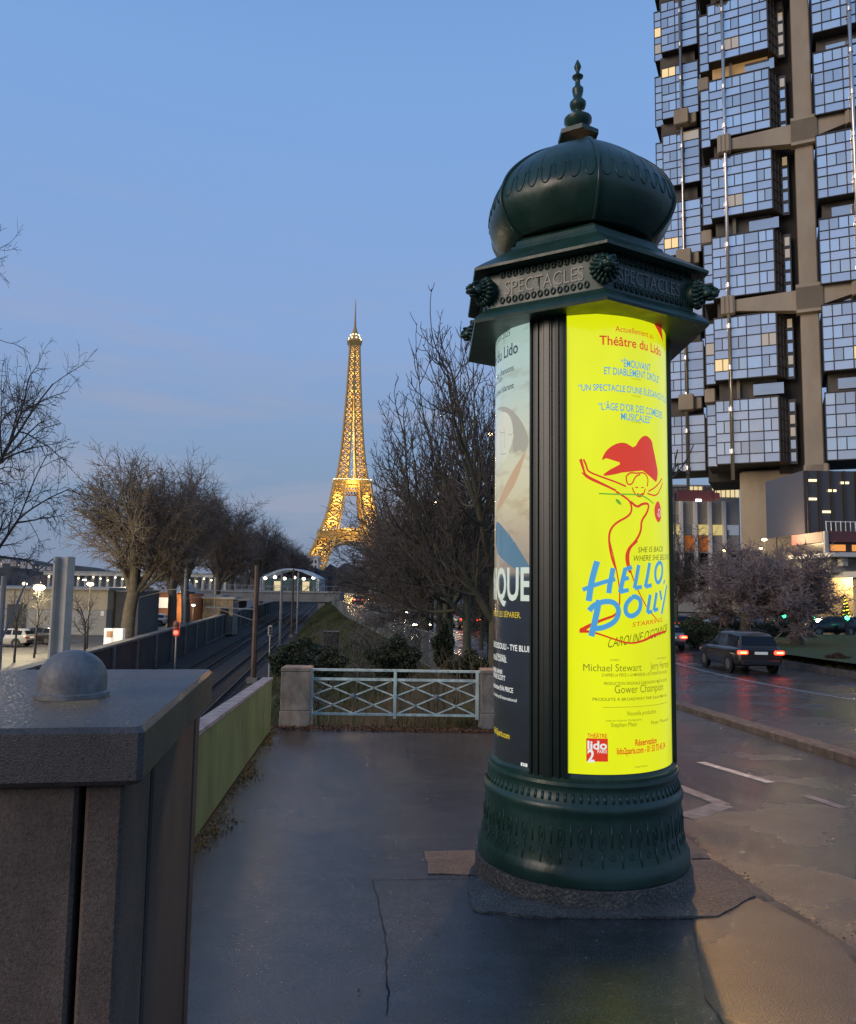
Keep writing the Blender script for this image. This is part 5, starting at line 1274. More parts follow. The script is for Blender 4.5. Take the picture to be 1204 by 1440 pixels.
def car_mesh(kind):
    if kind in car_cache: return car_cache[kind]
    B = BODY[kind]; d = {}
    def chaik(rows, k=2):
        for _ in range(k):
            q = [rows[0]]
            for a_, b_ in zip(rows[:-1], rows[1:]): q += [tuple(x * .75 + y * .25 for x, y in zip(a_, b_)), tuple(x * .25 + y * .75 for x, y in zip(a_, b_))]
            rows = q + [rows[-1]]
        return rows
    mb = MB()
    def shell(rows, sect):
        secs = [sect(*r) for r in rows]; N = len(secs[0]); n = len(secs)
        F = [(i * N + j, i * N + (j + 1) % N, (i + 1) * N + (j + 1) % N, (i + 1) * N + j) for i in range(n - 1) for j in range(N)] + [tuple(range(N - 1, -1, -1)), tuple(range((n - 1) * N, n * N))]
        mb.add([p for s_ in secs for p in s_], [tuple(reversed(f)) for f in F])
    def body_sec(y, hw, zb, zt):
        h = [(.80, zb), (.93, zb + .03), (.985, zb + .12), (1.0, zb + (zt - zb) * .45), (.99, zb + (zt - zb) * .68), (.965, zt - .09), (.93, zt - .035), (.86, zt)]
        return [(-k * hw, y, z) for k, z in h] + [(k * hw, y, z) for k, z in reversed(h)]
    def gh_sec(y, hb, ht, zt):
        h = [(hb, .9), (hb + (ht - hb) * .5, .9 + (zt - .9) * .5), (ht, zt - .09), (ht - .03, zt - .04), (ht - .10, zt - .01), (ht - .22, zt + .005)]
        return [(-x, y, z) for x, z in h] + [(x, y, z) for x, z in reversed(h)]
    shell(chaik(B['st']), body_sec); shell(chaik(B['gh'], 1), gh_sec); d['body'] = mb
    g = B['gh']
    def P(i, s, t, off=.012):            # point on greenhouse side i (station), s=-1/1, t=0 belt 1 roof
        y, hb, ht, zt = g[i]; zb = 1.08 if kind == 'suv' else .98; tt = max(0, (zb - .9) / (zt - .9)); t2 = tt + (1 - tt) * t
        return Vector((s * (hb + (ht - hb) * t2 + off), y, .9 + (zt - .05 - .9) * t2))
    def quad(pts): m = MB(); m.add(pts, [tuple(range(len(pts)))]); return m
    d['side'] = []
    for s in (-1, 1):
        for (i0, i1) in ((1, 2), (2, 3), (3, 4)):
            a, b, c, e = P(i0, s, .04), P(i1, s, .04), P(i1, s, .9), P(i0, s, .9)
            a.y += .06; e.y += .06; b.y -= .04; c.y -= .04
            if i0 == 3: b.y += .55
            q = [a, b, c, e]; d['side'].append(quad(q if s > 0 else q[::-1]))
    def end(i0, i1, dy):
        a, b = g[i0], g[i1]; r = []
        for (y, hb, ht, zt), t in ((a, .2), (b, .9)):
            pass
        y0, y1, z0, z1 = a[0], b[0], a[3], b[3]
        zb = max(z0, 1.1 if kind == 'suv' else .98); f = lambda z: y0 + (y1 - y0) * (z - z0) / (z1 - z0) + dy
        zz0, zz1 = zb + .03, z1 - .09
        w0, w1 = a[1] * .86, b[2] * .93
        return [Vector((-w0, f(zz0), zz0)), Vector((w0, f(zz0), zz0)), Vector((w1, f(zz1), zz1)), Vector((-w1, f(zz1), zz1))]
    d['rear'] = quad(end(0, 1, -.025)); d['front'] = quad(end(5, 4, .03)[::-1])
    car_cache[kind] = d; return d
def car(label, loc, rz, col, kind='hatch', tail=False, head=False, detail=True, group=None, name='car', tilt=0.):
    d = car_mesh(kind); B = BODY[kind]; t = empty(name, loc, rz); tag(t, label, 'car', group)
    if tilt: t.rotation_euler = (tilt, 0, rz)
    pm = paint('%d_%d_%d' % tuple(int(c * 100) for c in col), col)
    key = (kind, pm.name)
    if key not in car_cache:
        me = d['body'].mesh('body', pm, True); me.set_sharp_from_angle(angle=R(32)); car_cache[key] = me
        car_cache[key, 'w'] = [m.mesh('window', gl_car) for m in d['side'] + [d['rear'], d['front']]]
    link('body', car_cache[key], t)
    for m in car_cache[key, 'w']: link('window', m, t)
    L2 = B['L'] / 2; st = B['st']; hw = st[1][1]; zt = st[1][3]
    if 'wheel' + kind not in car_cache:
        r = B['wr']; ty = MB().lathe([(r * .62, -.1), (r * .93, -.1), (r, -.06), (r, .06), (r * .93, .1), (r * .62, .1)], 20); ri = MB().lathe([(.05, .07), (r * .3, .1), (r * .58, .085), (r * .62, .104)], 10)
        ar = MB().lathe([(r * 1.22, 0), (r * 1.22, .02)], 20)
        car_cache['wheel' + kind] = (ty.mesh('tyre', tyre_m, True), ri.mesh('rim', rim_m), ar.mesh('wheel_arch', trim))
    ty, ri, ar = car_cache['wheel' + kind]
    for s in (-1, 1):
        for y in (-B['wb'], B['wb']):
            wx = s * (st[3][1] - .09)
            o = link('wheel', ty, t, (wx, y, B['wr'])); o.rotation_euler = (0, s * math.pi / 2, 0)
            link('rim', ri, o)
            o = link('wheel_arch', ar, t, (s * (st[3][1] - .012), y, B['wr'] + .04)); o.rotation_euler = (0, s * math.pi / 2, 0)
    for s in (-1, 1):
        o = MB().cbox((s * (hw - .17), -L2 - .0, zt - .18), (.40, .14, .15), .03).build('tail_light', tail_on if tail else tail_off, t)
        if tail: MB().box((s * (hw - .17), -L2 - .075, zt - .18), (.24, .02, .05)).build('bulb', tail_core, o)
        MB().cbox((s * (st[-2][1] - .2), L2 - .12, st[-2][3] - .12), (.34, .22, .14), .03).build('headlight', head_on if head else head_off, t)
        MB().cbox((s * (st[3][1] + .08), B['gh'][4][0] + .35, st[3][3] + .1), (.2, .1, .13), .03).build('wing_mirror', pm, t)
    MB().box((0, -L2 - .035, zt - .2), (.52, .02, .11)).build('licence_plate', plate_m, t)
    MB().cbox((0, -L2 + .02, .48), (hw * 1.72, .14, .2), .03).build('bumper', trim, t); MB().cbox((0, L2 - .04, .45), (hw * 1.5, .12, .2), .03).build('bumper', trim, t)
    if kind == 'suv':
        for s in (-1, 1): MB().tube([(s * .6, -1.6, 1.69), (s * .6, -.6, 1.73), (s * .6, .3, 1.69)], .02, 6).build('roof_rail', trim, t)
        for s in (-1, 1): MB().box((s * .62, -L2 - .03, .42), (.18, .02, .05)).build('exhaust', rim_m, t)
    return t
def onroad(px, Y, z=0.): return (xat(px, Y, gz(Y)), Y, gz(Y) + ROADZ)
sy = 33.4; car('dark SUV driving away with red tail lights lit on the wet road', (13.38, sy, gz(sy) + ROADZ + .01), 0, (.030, .026, .024), 'suv', True, name='suv', tilt=-.012)
car('silver car half hidden by the column edge, red lamp lit', (13.75, 45.5, gz(45) + ROADZ), 0, (.30, .33, .32), 'hatch', True)
car('small dark car with red lamps above the silver one, at the column edge', (xat(951, 62), 62, gz(62) + ROADZ), 0, (.08, .09, .11), 'hatch', True)
car('grey-blue SUV parked side-on behind the hedge beyond the dark SUV', (xat(1030, 66), 66, gz(66) + ROADZ), R(88), (.09, .11, .14), 'suv', name='suv')
car('black car parked side-on under the right plum tree', (xat(1168, 58), 58.5, gz(58) + .03), R(94), (.012, .014, .015), 'hatch')
car('pale silver car behind the black parked car at the right edge', (xat(1200, 66), 66, gz(66) + ROADZ), R(90), (.4, .43, .45), 'hatch')
car('dark parked car between the two plum trunks', (xat(1105, 68), 68, gz(68) + ROADZ), R(90), (.05, .055, .06), 'hatch')
car('distant car with brake lights between the plum trees', (xat(1066, 75), 75, gz(75) + ROADZ), 0, (.2, .2, .2), 'hatch', True)
car('oncoming car with bright yellow headlights seen between the tree trunks', (xat(590, 58, -1), 58, gz(58) + ROADZ), math.pi + .12, (.05, .05, .05), 'hatch', head=True)
car('farther oncoming car with white headlights between the tree trunks', (xat(560, 82, -1), 82, gz(82) + ROADZ), math.pi + .15, (.2, .2, .2), 'hatch', head=True)
car('red-lit car ahead on the far road, left of two', (xat(638, 74, -1), 74, gz(74) + ROADZ), .15, (.2, .02, .02), 'hatch', True)
car('silver red-lit car ahead on the far road, right of two', (xat(655, 64, -1), 64, gz(64) + ROADZ), .15, (.45, .45, .46), 'hatch', True)
car('distant car with red lamps far down the road among trunks', (xat(503, 135, -1), 135, gz(135) + ROADZ), .15, (.2, .2, .2), 'hatch', True)
car('silver car parked at the left edge before the beige warehouse', (xat(10, 64, -3), 64, QZ + .02), R(88), (.42, .40, .36), 'hatch')
car('dark car parked beside the warehouse door', (xat(54, 67, -3), 67, QZ + .02), R(86), (.03, .03, .032), 'hatch')
car('white car parked in front of the brick shed', (xat(214, 96, -3), 96, QZ + .02), R(92), (.6, .6, .6), 'hatch')
car('grey car parked beside the plane tree trunk near the shed', (xat(192, 90, -3), 90, QZ + .02), R(70), (.2, .2, .21), 'hatch')

# ------------------------------------------------------------------ street furniture
steel = M('galvanised', (.28, .29, .29), .5, metal=.5, var=.2, vs_=2); rust = M('rusty_mast', (.11, .07, .05), .8, var=.35, vs_=1.2); dkst = M('dark_steel', (.03, .03, .032), .5)
warm = E('warm_lamp', (1.0, .72, .34), 14); coolw = E('cool_lamp', (1.0, .9, .62), 26); white_l = E('white_lamp', (1, .95, .8), 7)
def lamp_post(label, x, y, z0, z1, mat, r=.16, power=0, col=(1, .75, .4), group='street lamps', arm=0., size=.3):
    t = empty('street_lamp', (x, y, z0)); tag(t, label, 'street lamp', group); h = z1 - z0
    MB().tube([(0, 0, 0), (0, 0, h * .5), (0, 0, h)], [.09, .07, .05], 8).build('pole', dkst, t, smooth=True)
    if arm: MB().tube([(0, 0, h), (arm * .5, 0, h + .12), (arm, 0, h + .1)], .035, 6).build('arm', dkst, t)
    MB().lathe([(r * 1.2, 0), (r * 1.1, .06), (r * .4, .16)], 12, (arm, 0, h + r * .8)).build('hood', dkst, t)
    MB().ell((arm, 0, h + r * .35), (r, r, r * .55), 10, 8).build('globe', mat, t, smooth=True)
    if power: plight((arm, -2.2, h + .2), power, col, size, t, 'lamp_light')
    return t
p = at(55, 829, 58); lamp_post('bright lamp shining before the beige warehouse, left', p.x, 58, QZ, p.z, coolw, .40, 3200, (1, .84, .5))
for i, (px, py, Y, m_, r, lab, pw) in enumerate(((35, 822, 66, warm, .2, 'small warm lamp just left of the bright lamp', 900), (127, 823, 60, warm, .26, 'warm lamp right of the steel mast', 900), (190, 823, 90, warm, .22, 'warm lamp among the plane tree branches', 700), (184, 815, 120, warm, .2, 'small lamp high between the plane trunks', 0), (118, 816, 110, white_l, .18, 'tiny lamp over the warehouse roof', 0), (272, 852, 105, white_l, .25, 'white lamp under the plane trees by the trackside cabin', 1500),
        (610, 709, 46, warm, .2, 'lamp glowing high among the right-hand bare trees', 500), (562, 729, 70, white_l, .13, 'small white lamp among the right-hand trees', 0), (690, 612, 36, warm, .13, 'lamp just left of the column among branches', 300), (653, 789, 80, white_l, .16, 'pale lamp above the far red cars', 600), (666, 823, 85, white_l, .16, 'low pale lamp over the far red cars', 0),
        (1019, 775, 72, warm, .22, 'warm lamp above the left plum tree', 1500), (1075, 760, 74, warm, .24, 'warm lamp above the gap between the plum trees', 1500), (1092, 745, 80, warm, .22, 'highest warm lamp before the concrete base', 800), (1070, 772, 84, warm, .17, 'lower warm lamp between the plum trees', 0))):
    p = at(px, py, Y); z0 = QZ if px < 400 else gz(Y); lamp_post(lab, p.x, Y, z0, p.z, m_, r, pw)
# the lamp hidden behind the column, over the side road
HL = empty('street_lamp', (1.85, 14.2, gz(14.2))); tag(HL, 'tall street lamp standing behind the advertising column', 'street lamp', 'street lamps')
hz = 8.5 - gz(14.2)
MB().tube([(0, 0, 0), (0, 0, 1), (0, 0, hz)], [.09, .075, .05], 10).build('pole', dkst, HL, smooth=True); MB().tube([(0, 0, hz), (.7, 0, hz + .2), (1.75, 0, hz + .22)], .04, 8).build('arm', dkst, HL, smooth=True)
MB().cbox((1.75, 0, hz + .2), (.62, .28, .12), .04).build('hood', dkst, HL); MB().ell((1.75, 0, hz + .11), (.24, .11, .06), 12, 8).build('globe', E('sodium', (1.0, .5, .14), 20), HL, smooth=True)
sl = bpy.data.lights.new('lamp_light', 'SPOT'); sl.energy = 2900; sl.color = (1.0, .50, .15); sl.spot_size = R(150); sl.spot_blend = .8; sl.shadow_soft_size = .12
so = bpy.data.objects.new('lamp_light', sl); C.objects.link(so); so.parent = HL; so.location = (1.75, 0, hz + .02)
so.rotation_euler = Vector((0, 5.0, 8.6)).to_track_quat('Z', 'Y').to_euler()
# catenary masts with arms and wires
def mast(label, px, Y, ytop, mat, w_=.3, arms=((.8, 3.0),), z0=TZ, ibeam=False, dirn=1):
    p = at(px, ytop, Y); t = empty('catenary_mast', (p.x, Y, z0), -.115); tag(t, label, 'mast', 'catenary masts'); h = p.z - z0
    if ibeam: mb = MB().box((-w_ * .46, 0, h / 2), (w_ * .14, w_ * .9, h)).box((w_ * .46, 0, h / 2), (w_ * .14, w_ * .9, h)).box((0, 0, h / 2 - .01), (w_ * .8, w_ * .12, h - .02))
    else: mb = MB().tube([(0, 0, 0), (0, 0, h)], [w_ * .55, w_ * .45], 8)
    mb.build('post', mat, t); MB().box((0, 0, .15), (w_ * 2, w_ * 2, .4)).build('footing', MATS['pale_coping'], t)
    for (fz_, L_) in arms:
        a = MB().tube([(0, 0, h * fz_), (dirn * L_, 0, h * fz_ + .1)], .045, 6); a.tube([(0, 0, h * fz_ - .9), (dirn * L_ * .8, 0, h * fz_ + .02)], .03, 6); a.build('arm', steel, t)
        i_ = MB()
        for k in range(4): i_.lathe([(.05, 0), (.1, .03), (.05, .07)], 8, (dirn * (L_ * .86), 0, h * fz_ - .1 - .09 * k))
        o = i_.build('insulator', MATS['stud_metal'], t); o['kind'] = 'stuff'
    return t
mast('tall rusty brown mast beside the tracks, nearest on the right', 362, 60, 795, rust, .42, ((.62, -4.0),))
mast('grey mast right of the rusty one, further along the track', 397, 92, 803, steel, .34, ((.7, -4),))
mast('thin brown mast on the bank before the footbridge', 413, 110, 800, rust, .3, ((.72, -4),))
mast('thin pale mast at the foot of the footbridge pier', 420, 118, 805, steel, .25, ())
mast('grey mast on the trackside wall left of the red signal', 184, 69, 800, steel, .4, ((.68, 4.5),), WT)
mast('grey mast on the trackside wall right of the red signal', 262, 84, 800, steel, .36, ((.62, 9.0),), WT)
mast('slim grey mast beside the trackside cabin', 303, 112, 812, steel, .3, ((.62, 6.0),))
mast('broad pale steel beam mast behind the granite pillar', 91, 30, 783, M('pale_beam', (.52, .50, .43), .6, var=.25, vs_=.8), .56, (), QZ, True)
mast('thin grey post at the left edge behind the pillar', 6, 31, 810, steel, .22, (), QZ)
def wires(label, px, py, Y, Ln, dz, r, nm='overhead_wire'):
    p = at(px, py, Y); n = 12; tag(MB().tube([(p.x - .115 * Ln * k / n, Y + Ln * k / n, p.z + dz * k / n) for k in range(n + 1)], r, 4).build(nm, dkst), label, 'wire', 'overhead wires')
wires('overhead wire above the near track', 340, 905, 50, 180, 0, .025); wires('overhead wire above the far track', 290, 905, 50, 180, 0, .025)
mb = MB(); a, b, c = at(75, 786, 30), at(0, 905, 20), at(40, 812, 27); mb.tube([a, c, b], .03, 6); tag(mb.build('stay_cable', dkst), 'dark stay cable running from the pale beam mast to the left edge', 'cable')
# signals
def signal(label, px, py, Y, hpx, lit, z0=TZ):
    p = at(px, py, Y); t = empty('railway_signal', (p.x, Y, z0), 0); tag(t, label, 'signal', 'railway signals'); h = p.z - z0; hh_ = hpx * Y / 1080; w_ = hh_ * .42
    MB().tube([(0, .1, 0), (0, .1, h)], .07, 8).build('post', steel, t)
    prof_ = [(w_ / 2 * math.cos(a), w_ / 2 * math.sin(a) + (hh_ / 2 - w_ / 2) * (1 if 0 < a < math.pi else -1)) for a in [math.pi * 2 * k / 20 + .01 for k in range(20)]]
    for nm, s, y0_, m_ in (('rim', 1.0, .0, E('red_rim', (1, .12, .05), .45) if lit else MATS['pale_coping']), ('backboard', .82, -.03, dkst if lit else M('pale_board', (.5, .5, .46), .6))):
        b_ = MB(); V = [(x * s, y0_, h + z * (s if s == 1 else .9)) for x, z in prof_] + [(x * s, y0_ + .06, h + z * (s if s == 1 else .9)) for x, z in prof_]; n = len(prof_)
        b_.add(V, [tuple(range(n)), tuple(range(2 * n - 1, n - 1, -1))] + [(i, n + i, n + (i + 1) % n, (i + 1) % n) for i in range(n)]); b_.build(nm, m_, t)
    for k, zz in enumerate((-.24, .0, .24)):
        on = lit and k == 0; o = MB().ell((0, -.06, h + hh_ * zz), (w_ * .34, .04, w_ * .34), 12, 8).build('lens', E('red_signal', (1, .03, .015), 14, True) if on else M('lens_off', (.06, .05, .05) if lit else (.75, .75, .7), .2), t, smooth=True)
    if lit: plight((0, -.35, h - hh_ * .24), 18, (1, .05, .03), .1, t, 'signal_light')
    return t
signal('railway signal showing red beside the left trackside wall', 248, 884, 62, 22, True); signal('pale unlit signal head standing between the tracks', 380, 887, 66, 16, False)
signal('small white marker signal at the foot of the grass bank', 379, 929, 44, 9, False)
# round sign backs
for lab, px, py, Y, r in (('round pale sign on a post behind the large ivy bush', 615, 832, 36, .36), ('smaller round pale sign farther along the fence', 524, 831, 66, .34)):
    p = at(px, py, Y); t = empty('round_sign', (p.x, Y, gz(Y))); tag(t, lab, 'road sign', 'round signs along the fence'); h = p.z - gz(Y)
    MB().tube([(0, -.05, 0), (0, -.05, h + r)], .045, 8).build('pole', dkst, t); o = MB().lathe([(r, 0), (r, .02)], 28).build('disc', M('sign_back', (.38, .38, .36), .5), t); o.location = (0, 0, h); o.rotation_euler = (math.pi / 2, 0, 0)
# fence along the bank
fn = empty('mesh_fence'); tag(fn, 'grey mesh fence between the railway bank and the tree-lined road', 'fence'); fm = M('fence_grey', (.20, .21, .21), .5, metal=.2)
ys_ = [26 + 3 * k for k in range(34)]
for y in ys_: MB().box((xf(y), y, gz(y) + .75), (.06, .06, 1.5)).build('post', fm, fn)
pk = MB()
for a, b in zip(ys_[:-1], ys_[1:]):
    for h in (.15, 1.42): pk.bar((xf(a), a, gz(a) + h), (xf(b), b, gz(b) + h), .04)
    for k in range(1, 14): y = a + (b - a) * k / 14; pk.bar((xf(y), y, gz(y) + .15), (xf(y), y, gz(y) + 1.42), .014)
o = pk.build('wire_bars', fm, fn); o['kind'] = 'stuff'
p = at(466, 873, 50); t = empty('signal_cabinet', (p.x, 50, bankz(p.x, 50))); tag(t, 'black trackside cabinet standing on the grass bank', 'cabinet')
MB().cbox((0, 0, .75), (.95, .7, 1.6), .03).build('case', dkst, t); MB().cbox((0, 0, 1.58), (1.05, .8, .08), .02).build('lid', dkst, t); MB().box((.1, -.355, .75), (.02, .02, 1.3)).build('door_seam', trim, t)
# ------------------------------------------------------------------ left: warehouse, shed, footbridge, station, far things
beige = M('beige_render', (.42, .37, .27), .85, col2=(.34, .30, .22), vs_=.6, stretch=(1, 1, .5)); greyp = M('grey_panel', (.30, .30, .285), .7, var=.12, vs_=.5)
def bldg(name, label, x, y, z, rz=0., cat='building', group=None): t = empty(name, (x, y, z), rz); tag(t, label, cat, group); return t
def part(par, name, c, d, mat, b=0.): m = MB(); (m.cbox(c, d, b) if b else m.box(c, d)); return m.build(name, mat, par)
WY = 78
t = bldg('warehouse', 'low beige warehouse with grey panelled lower half behind parked cars, left', 0, WY, QZ)
xr_, xl_ = xat(150, WY, -2), -75; zt_w = at(100, 829, WY).z - QZ
part(t, 'upper_wall', ((xl_ + xr_) / 2, 6, zt_w * .78), (xr_ - xl_, 12, zt_w * .44), beige); part(t, 'lower_wall', ((xl_ + xr_) / 2 - .05, 6.1, zt_w * .28), (xr_ - xl_ - .1, 12, zt_w * .56), greyp)
n = 9
for k in range(n):
    x0_ = xl_ + (xr_ - xl_) * k / n; part(t, 'wall_panel', (x0_ + (xr_ - xl_) / n / 2, .08, zt_w * .28), ((xr_ - xl_) / n - .12, .12, zt_w * .53), greyp)
    part(t, 'pilaster_strip', (x0_, -.02, zt_w * .78), (.25, .12, zt_w * .44), beige)
part(t, 'roof_edge', ((xl_ + xr_) / 2, 5.9, zt_w + .1), (xr_ - xl_ + .5, 12.6, .22), greyp); part(t, 'door', (xat(23, WY, -2), -.02, 1.5), (1.9, .14, 3.0), M('door_dark', (.05, .055, .06), .5)); part(t, 'notice', (xat(144, WY, -2), -.02, 2.2), (.35, .06, .5), M('notice_white', (.7, .7, .68), .6))
t = bldg('annexe', 'dark grey annexe wall joining the warehouse behind the plane trunk', xr_ + 1.4, WY + 1.5, QZ); part(t, 'wall', (0, 3, 2.2), (2.4, 6, 4.4), M('annexe_grey', (.12, .12, .115), .8, var=.2), .03); part(t, 'roof_edge', (0, 3, 4.45), (2.6, 6.2, .12), greyp)
# brick shed with white roof and sign
BY = 105; bx = xat(215, BY, -2); t = bldg('brick_shed', 'low brick shed with white roof and lit orange end wall', bx, BY, QZ)
brick = M('brick', (.16, .075, .05), .85, var=.3, vs_=2); part(t, 'wall', (0, 4, 2.0), (6.4, 8, 4.0), brick)
mb = MB().add([(-3.6, -.5, 4.0), (3.6, -.5, 4.0), (3.6, 8.5, 4.0), (-3.6, 8.5, 4.0), (-3.6, 4, 5.6), (3.6, 4, 5.6)], [(0, 1, 5, 4), (3, 4, 5, 2), (0, 4, 3), (1, 2, 5)]); mb.build('roof', M('white_roof', (.5, .5, .48), .7), t)
s_ = part(t, 'sign', (-.3, -.08, 2.6), (4.6, .1, 1.4), M('sign_white', (.75, .75, .74), .5, emit=(1, 1, 1), es=.15)); part(t, 'end_wall', (3.9, 4, 1.9), (1.4, 7.5, 3.8), M('orange_lit_wall', (.26, .10, .04), .8, var=.25, vs_=2)); part(t, 'door', (-2.4, -.06, 1.2), (1.2, .1, 2.4), M('door_dark'))  # orange light on the end wall is put into its colour
plight((5.6, -1.6, 2.6), 90, (1, .5, .2), .2, t, 'lamp_light')
# white notice hoarding and trackside cabin, person-height junk
p = at(161, 897, 62); t = bldg('white_hoarding', 'small white hoarding box on the trackside wall below the plane tree', p.x, 62, p.z - .8, 0, 'hoarding'); part(t, 'panel', (0, 0, .8), (1.5, .5, 1.5), M('sign_white'), .02); part(t, 'poster', (-.3, -.26, 1.1), (.5, .02, .5), M('poster_tan', (.35, .2, .12), .7)); part(t, 'foot', (0, 0, -.4), (1.3, .4, .9), MATS['dark_wall'])
CY = 112
t = bldg('trackside_cabin', 'pale concrete cabin beside the tracks under the plane trees', xat(306, CY, -3), CY, TZ); part(t, 'wall', (0, 1.5, 2.6), (4.4, 3, 5.2), cm, .05); part(t, 'roof', (0, 1.5, 5.3), (5, 3.6, .25), greyp); part(t, 'door', (-1.2, -.03, 1.4), (1.0, .08, 2.4), M('door_dark')); part(t, 'window', (1.0, -.03, 3.4), (1.2, .08, .9), gl_car)
t = bldg('shelter', 'open concrete shelter behind the trackside cabin', xat(285, CY + 8, -2), CY + 8, QZ); part(t, 'roof', (0, 2, 3.3), (6, 4, .3), greyp)
for x in (-2.6, -.9, .9, 2.6): part(t, 'post', (x, .3, 1.6), (.35, .35, 3.2), cm)
# footbridge over the tracks
FY = 150; t = bldg('road_bridge', 'flat concrete bridge crossing the tracks before the station canopy', 0, FY, 0, 0, 'bridge'); xa_, xb_ = xat(285, FY), xat(478, FY); zt0, zt1 = at(420, 846, FY).z, at(420, 833, FY).z
part(t, 'deck', ((xa_ + xb_) / 2, 4, (zt0 + zt1) / 2), (xb_ - xa_, 8, zt1 - zt0), M('bridge_grey', (.20, .20, .19), .8, var=.2, vs_=.4)); part(t, 'parapet', ((xa_ + xb_) / 2, -.1, zt1 + .1), (xb_ - xa_ + .4, .3, .35), greyp)
for px in (470, 452, 330, 296): part(t, 'pier', (xat(px, FY), 4, (TZ + zt0) / 2), (1.4 if px != 470 else 3.0, 7, zt0 - TZ - .02), M('bridge_grey'))
for k in range(22): x = xa_ + (xb_ - xa_) * k / 21; part(t, 'railing_post', (x, -.1, zt1 + .75), (.08, .08, 1.0), steel)
MB().bar((xa_, -.1, zt1 + 1.25), (xb_, -.1, zt1 + 1.25), .08).build('railing', steel, t)
# station canopy with arched ribs
SY = 165; sx0, sx1 = xat(366, SY), xat(446, SY); zb_s, zt_s = at(400, 834, SY).z, at(400, 800, SY).z
t = bldg('station_canopy', 'white arched station canopy with lamps above the bridge', (sx0 + sx1) / 2, SY, zb_s, 0, 'canopy'); W2 = (sx1 - sx0) / 2; H2 = zt_s - zb_s; wht = M('canopy_white', (.55, .58, .57), .5); teal = M('station_teal', (.05, .10, .095), .4)
part(t, 'hall', (0, 8, H2 * .32), (W2 * 1.9, 9, H2 * .62), teal)
for k in range(6):
    P = [(W2 * (-1 + 2 * i / 12), k * 2.2, H2 * (.62 + .38 * math.sin(math.pi * i / 12))) for i in range(13)]; MB().tube([(P[0][0], P[0][1], 0)] + P + [(P[-1][0], P[-1][1], 0)], .16, 6).build('rib', wht, t)
for s in (0, .33, .66, 1.0): MB().bar((W2 * (-1 + 2 * s), 0, H2 * (.62 + .38 * math.sin(math.pi * s))), (W2 * (-1 + 2 * s), 11, H2 * (.62 + .38 * math.sin(math.pi * s))), .14).build('purlin', wht, t)
for k in range(6): x = W2 * (-.85 + .34 * k); part(t, 'window', (x, 3.42, H2 * .28), (1.5, .1, H2 * .42), E('station_lit', (1, .8, .45), .8) if k in (1, 4) else M('station_pane', (.10, .16, .15), .15)); MB().ell((x, .4, H2 * (.60 + .05 * (k % 2))), (.38, .38, .3), 8, 6).build('lamp', white_l, t)
# far left: hill, its houses, the long bridge, pale block
hm = M('hill_wood', (.05, .055, .05), .95, col2=(.09, .09, .085), vs_=.02)
mb = MB(); V = []; F = []
for j in range(2):
    for i in range(25):
        px = -200 + 700 * i / 24; h = at(px, float(np.interp(px, [-200, 0, 60, 110, 200, 300, 500], [770, 783, 790, 800, 806, 810, 814])) + 3 * math.sin(i * 1.7), 1500); V.append((h.x * (1 + .15 * j), 1500 + 400 * j, h.z)); V.append((h.x * (1 - .02 + .15 * j), 1480 + 400 * j, GROUND - 1))
for i in range(24): F += [(2 * i, 2 * i + 1, 2 * i + 3, 2 * i + 2), (2 * i, 2 * i + 2, 50 + 2 * i + 2, 50 + 2 * i)]
mb.add(V, F); tag(mb.build('hills', hm, smooth=True), kind='structure')
rh = random.Random(8); cols = [(.45, .42, .38), (.5, .48, .45), (.38, .32, .27), (.55, .52, .47)]
for i in range(13):
    px = 2 + i * 8.2 + rh.uniform(-2, 2); Y = 1470 - (i % 3) * 4; q = at(px, float(np.interp(px, [0, 60, 110], [786, 794, 803])) + rh.uniform(-2, 4), Y); wd, ht = rh.uniform(7, 15), rh.uniform(6, 13)
    t = bldg('hillside_house', '%s pale house from the left edge on the far hillside' % ordn[i], q.x, Y, q.z - ht, 0, 'house', 'houses on the far hillside'); part(t, 'wall', (0, 4, ht / 2), (wd, 8, ht), M('house_%d' % (i % 4), cols[i % 4], .9)); part(t, 'roof', (0, 4, ht + .8), (wd + .8, 9, 1.6), M('zinc_roof', (.16, .17, .19), .6)); part(t, 'window', (wd * .2, -.1, ht * .6), (1.6, .1, 2), E('house_lit', (1, .75, .4), 1.0) if i % 3 == 0 else gl_car)
LY = 430; t = bldg('long_bridge', 'long pale river bridge with a row of lamps behind the plane trees', 0, LY, 0, 0, 'bridge'); xa_, xb_ = xat(60, LY), xat(330, LY); zz = at(200, 808, LY).z
part(t, 'deck', ((xa_ + xb_) / 2, 5, zz), (xb_ - xa_, 10, 2.0), M('bridge_pale', (.42, .42, .38), .8)); part(t, 'cornice', ((xa_ + xb_) / 2, -.2, zz + 1.1), (xb_ - xa_, .6, .5), M('bridge_pale'))
for k in range(26):
    x = xa_ + (xb_ - xa_) * (k + .5) / 26; part(t, 'pier', (x, 5, (zz - 1 + GROUND) / 2), (1.2, 6, zz - 1 - GROUND - .02), M('bridge_pale')); MB().ell((x + 1.5, -.8, zz - 1.8 - (k % 3) * .8), (.42, .42, .42), 6, 5).build('lamp', white_l if k % 2 else warm, t)
p = at(429, 785, 700); t = bldg('far_stone_block', 'pale stone building beside the lattice tower foot', p.x, 700, GROUND); h_ = p.z - GROUND; part(t, 'wall', (0, 6, h_ / 2), (24, 12, h_), M('house_3')); part(t, 'roof', (0, 6, h_ + 1.2), (25, 12.5, 2.4), M('house_0'))
for k in range(7):
    for j in range(2): part(t, 'window', (-10 + 3.3 * k, -.1, h_ - 3 - 5 * j), (1.5, .12, 2.6), gl_car)
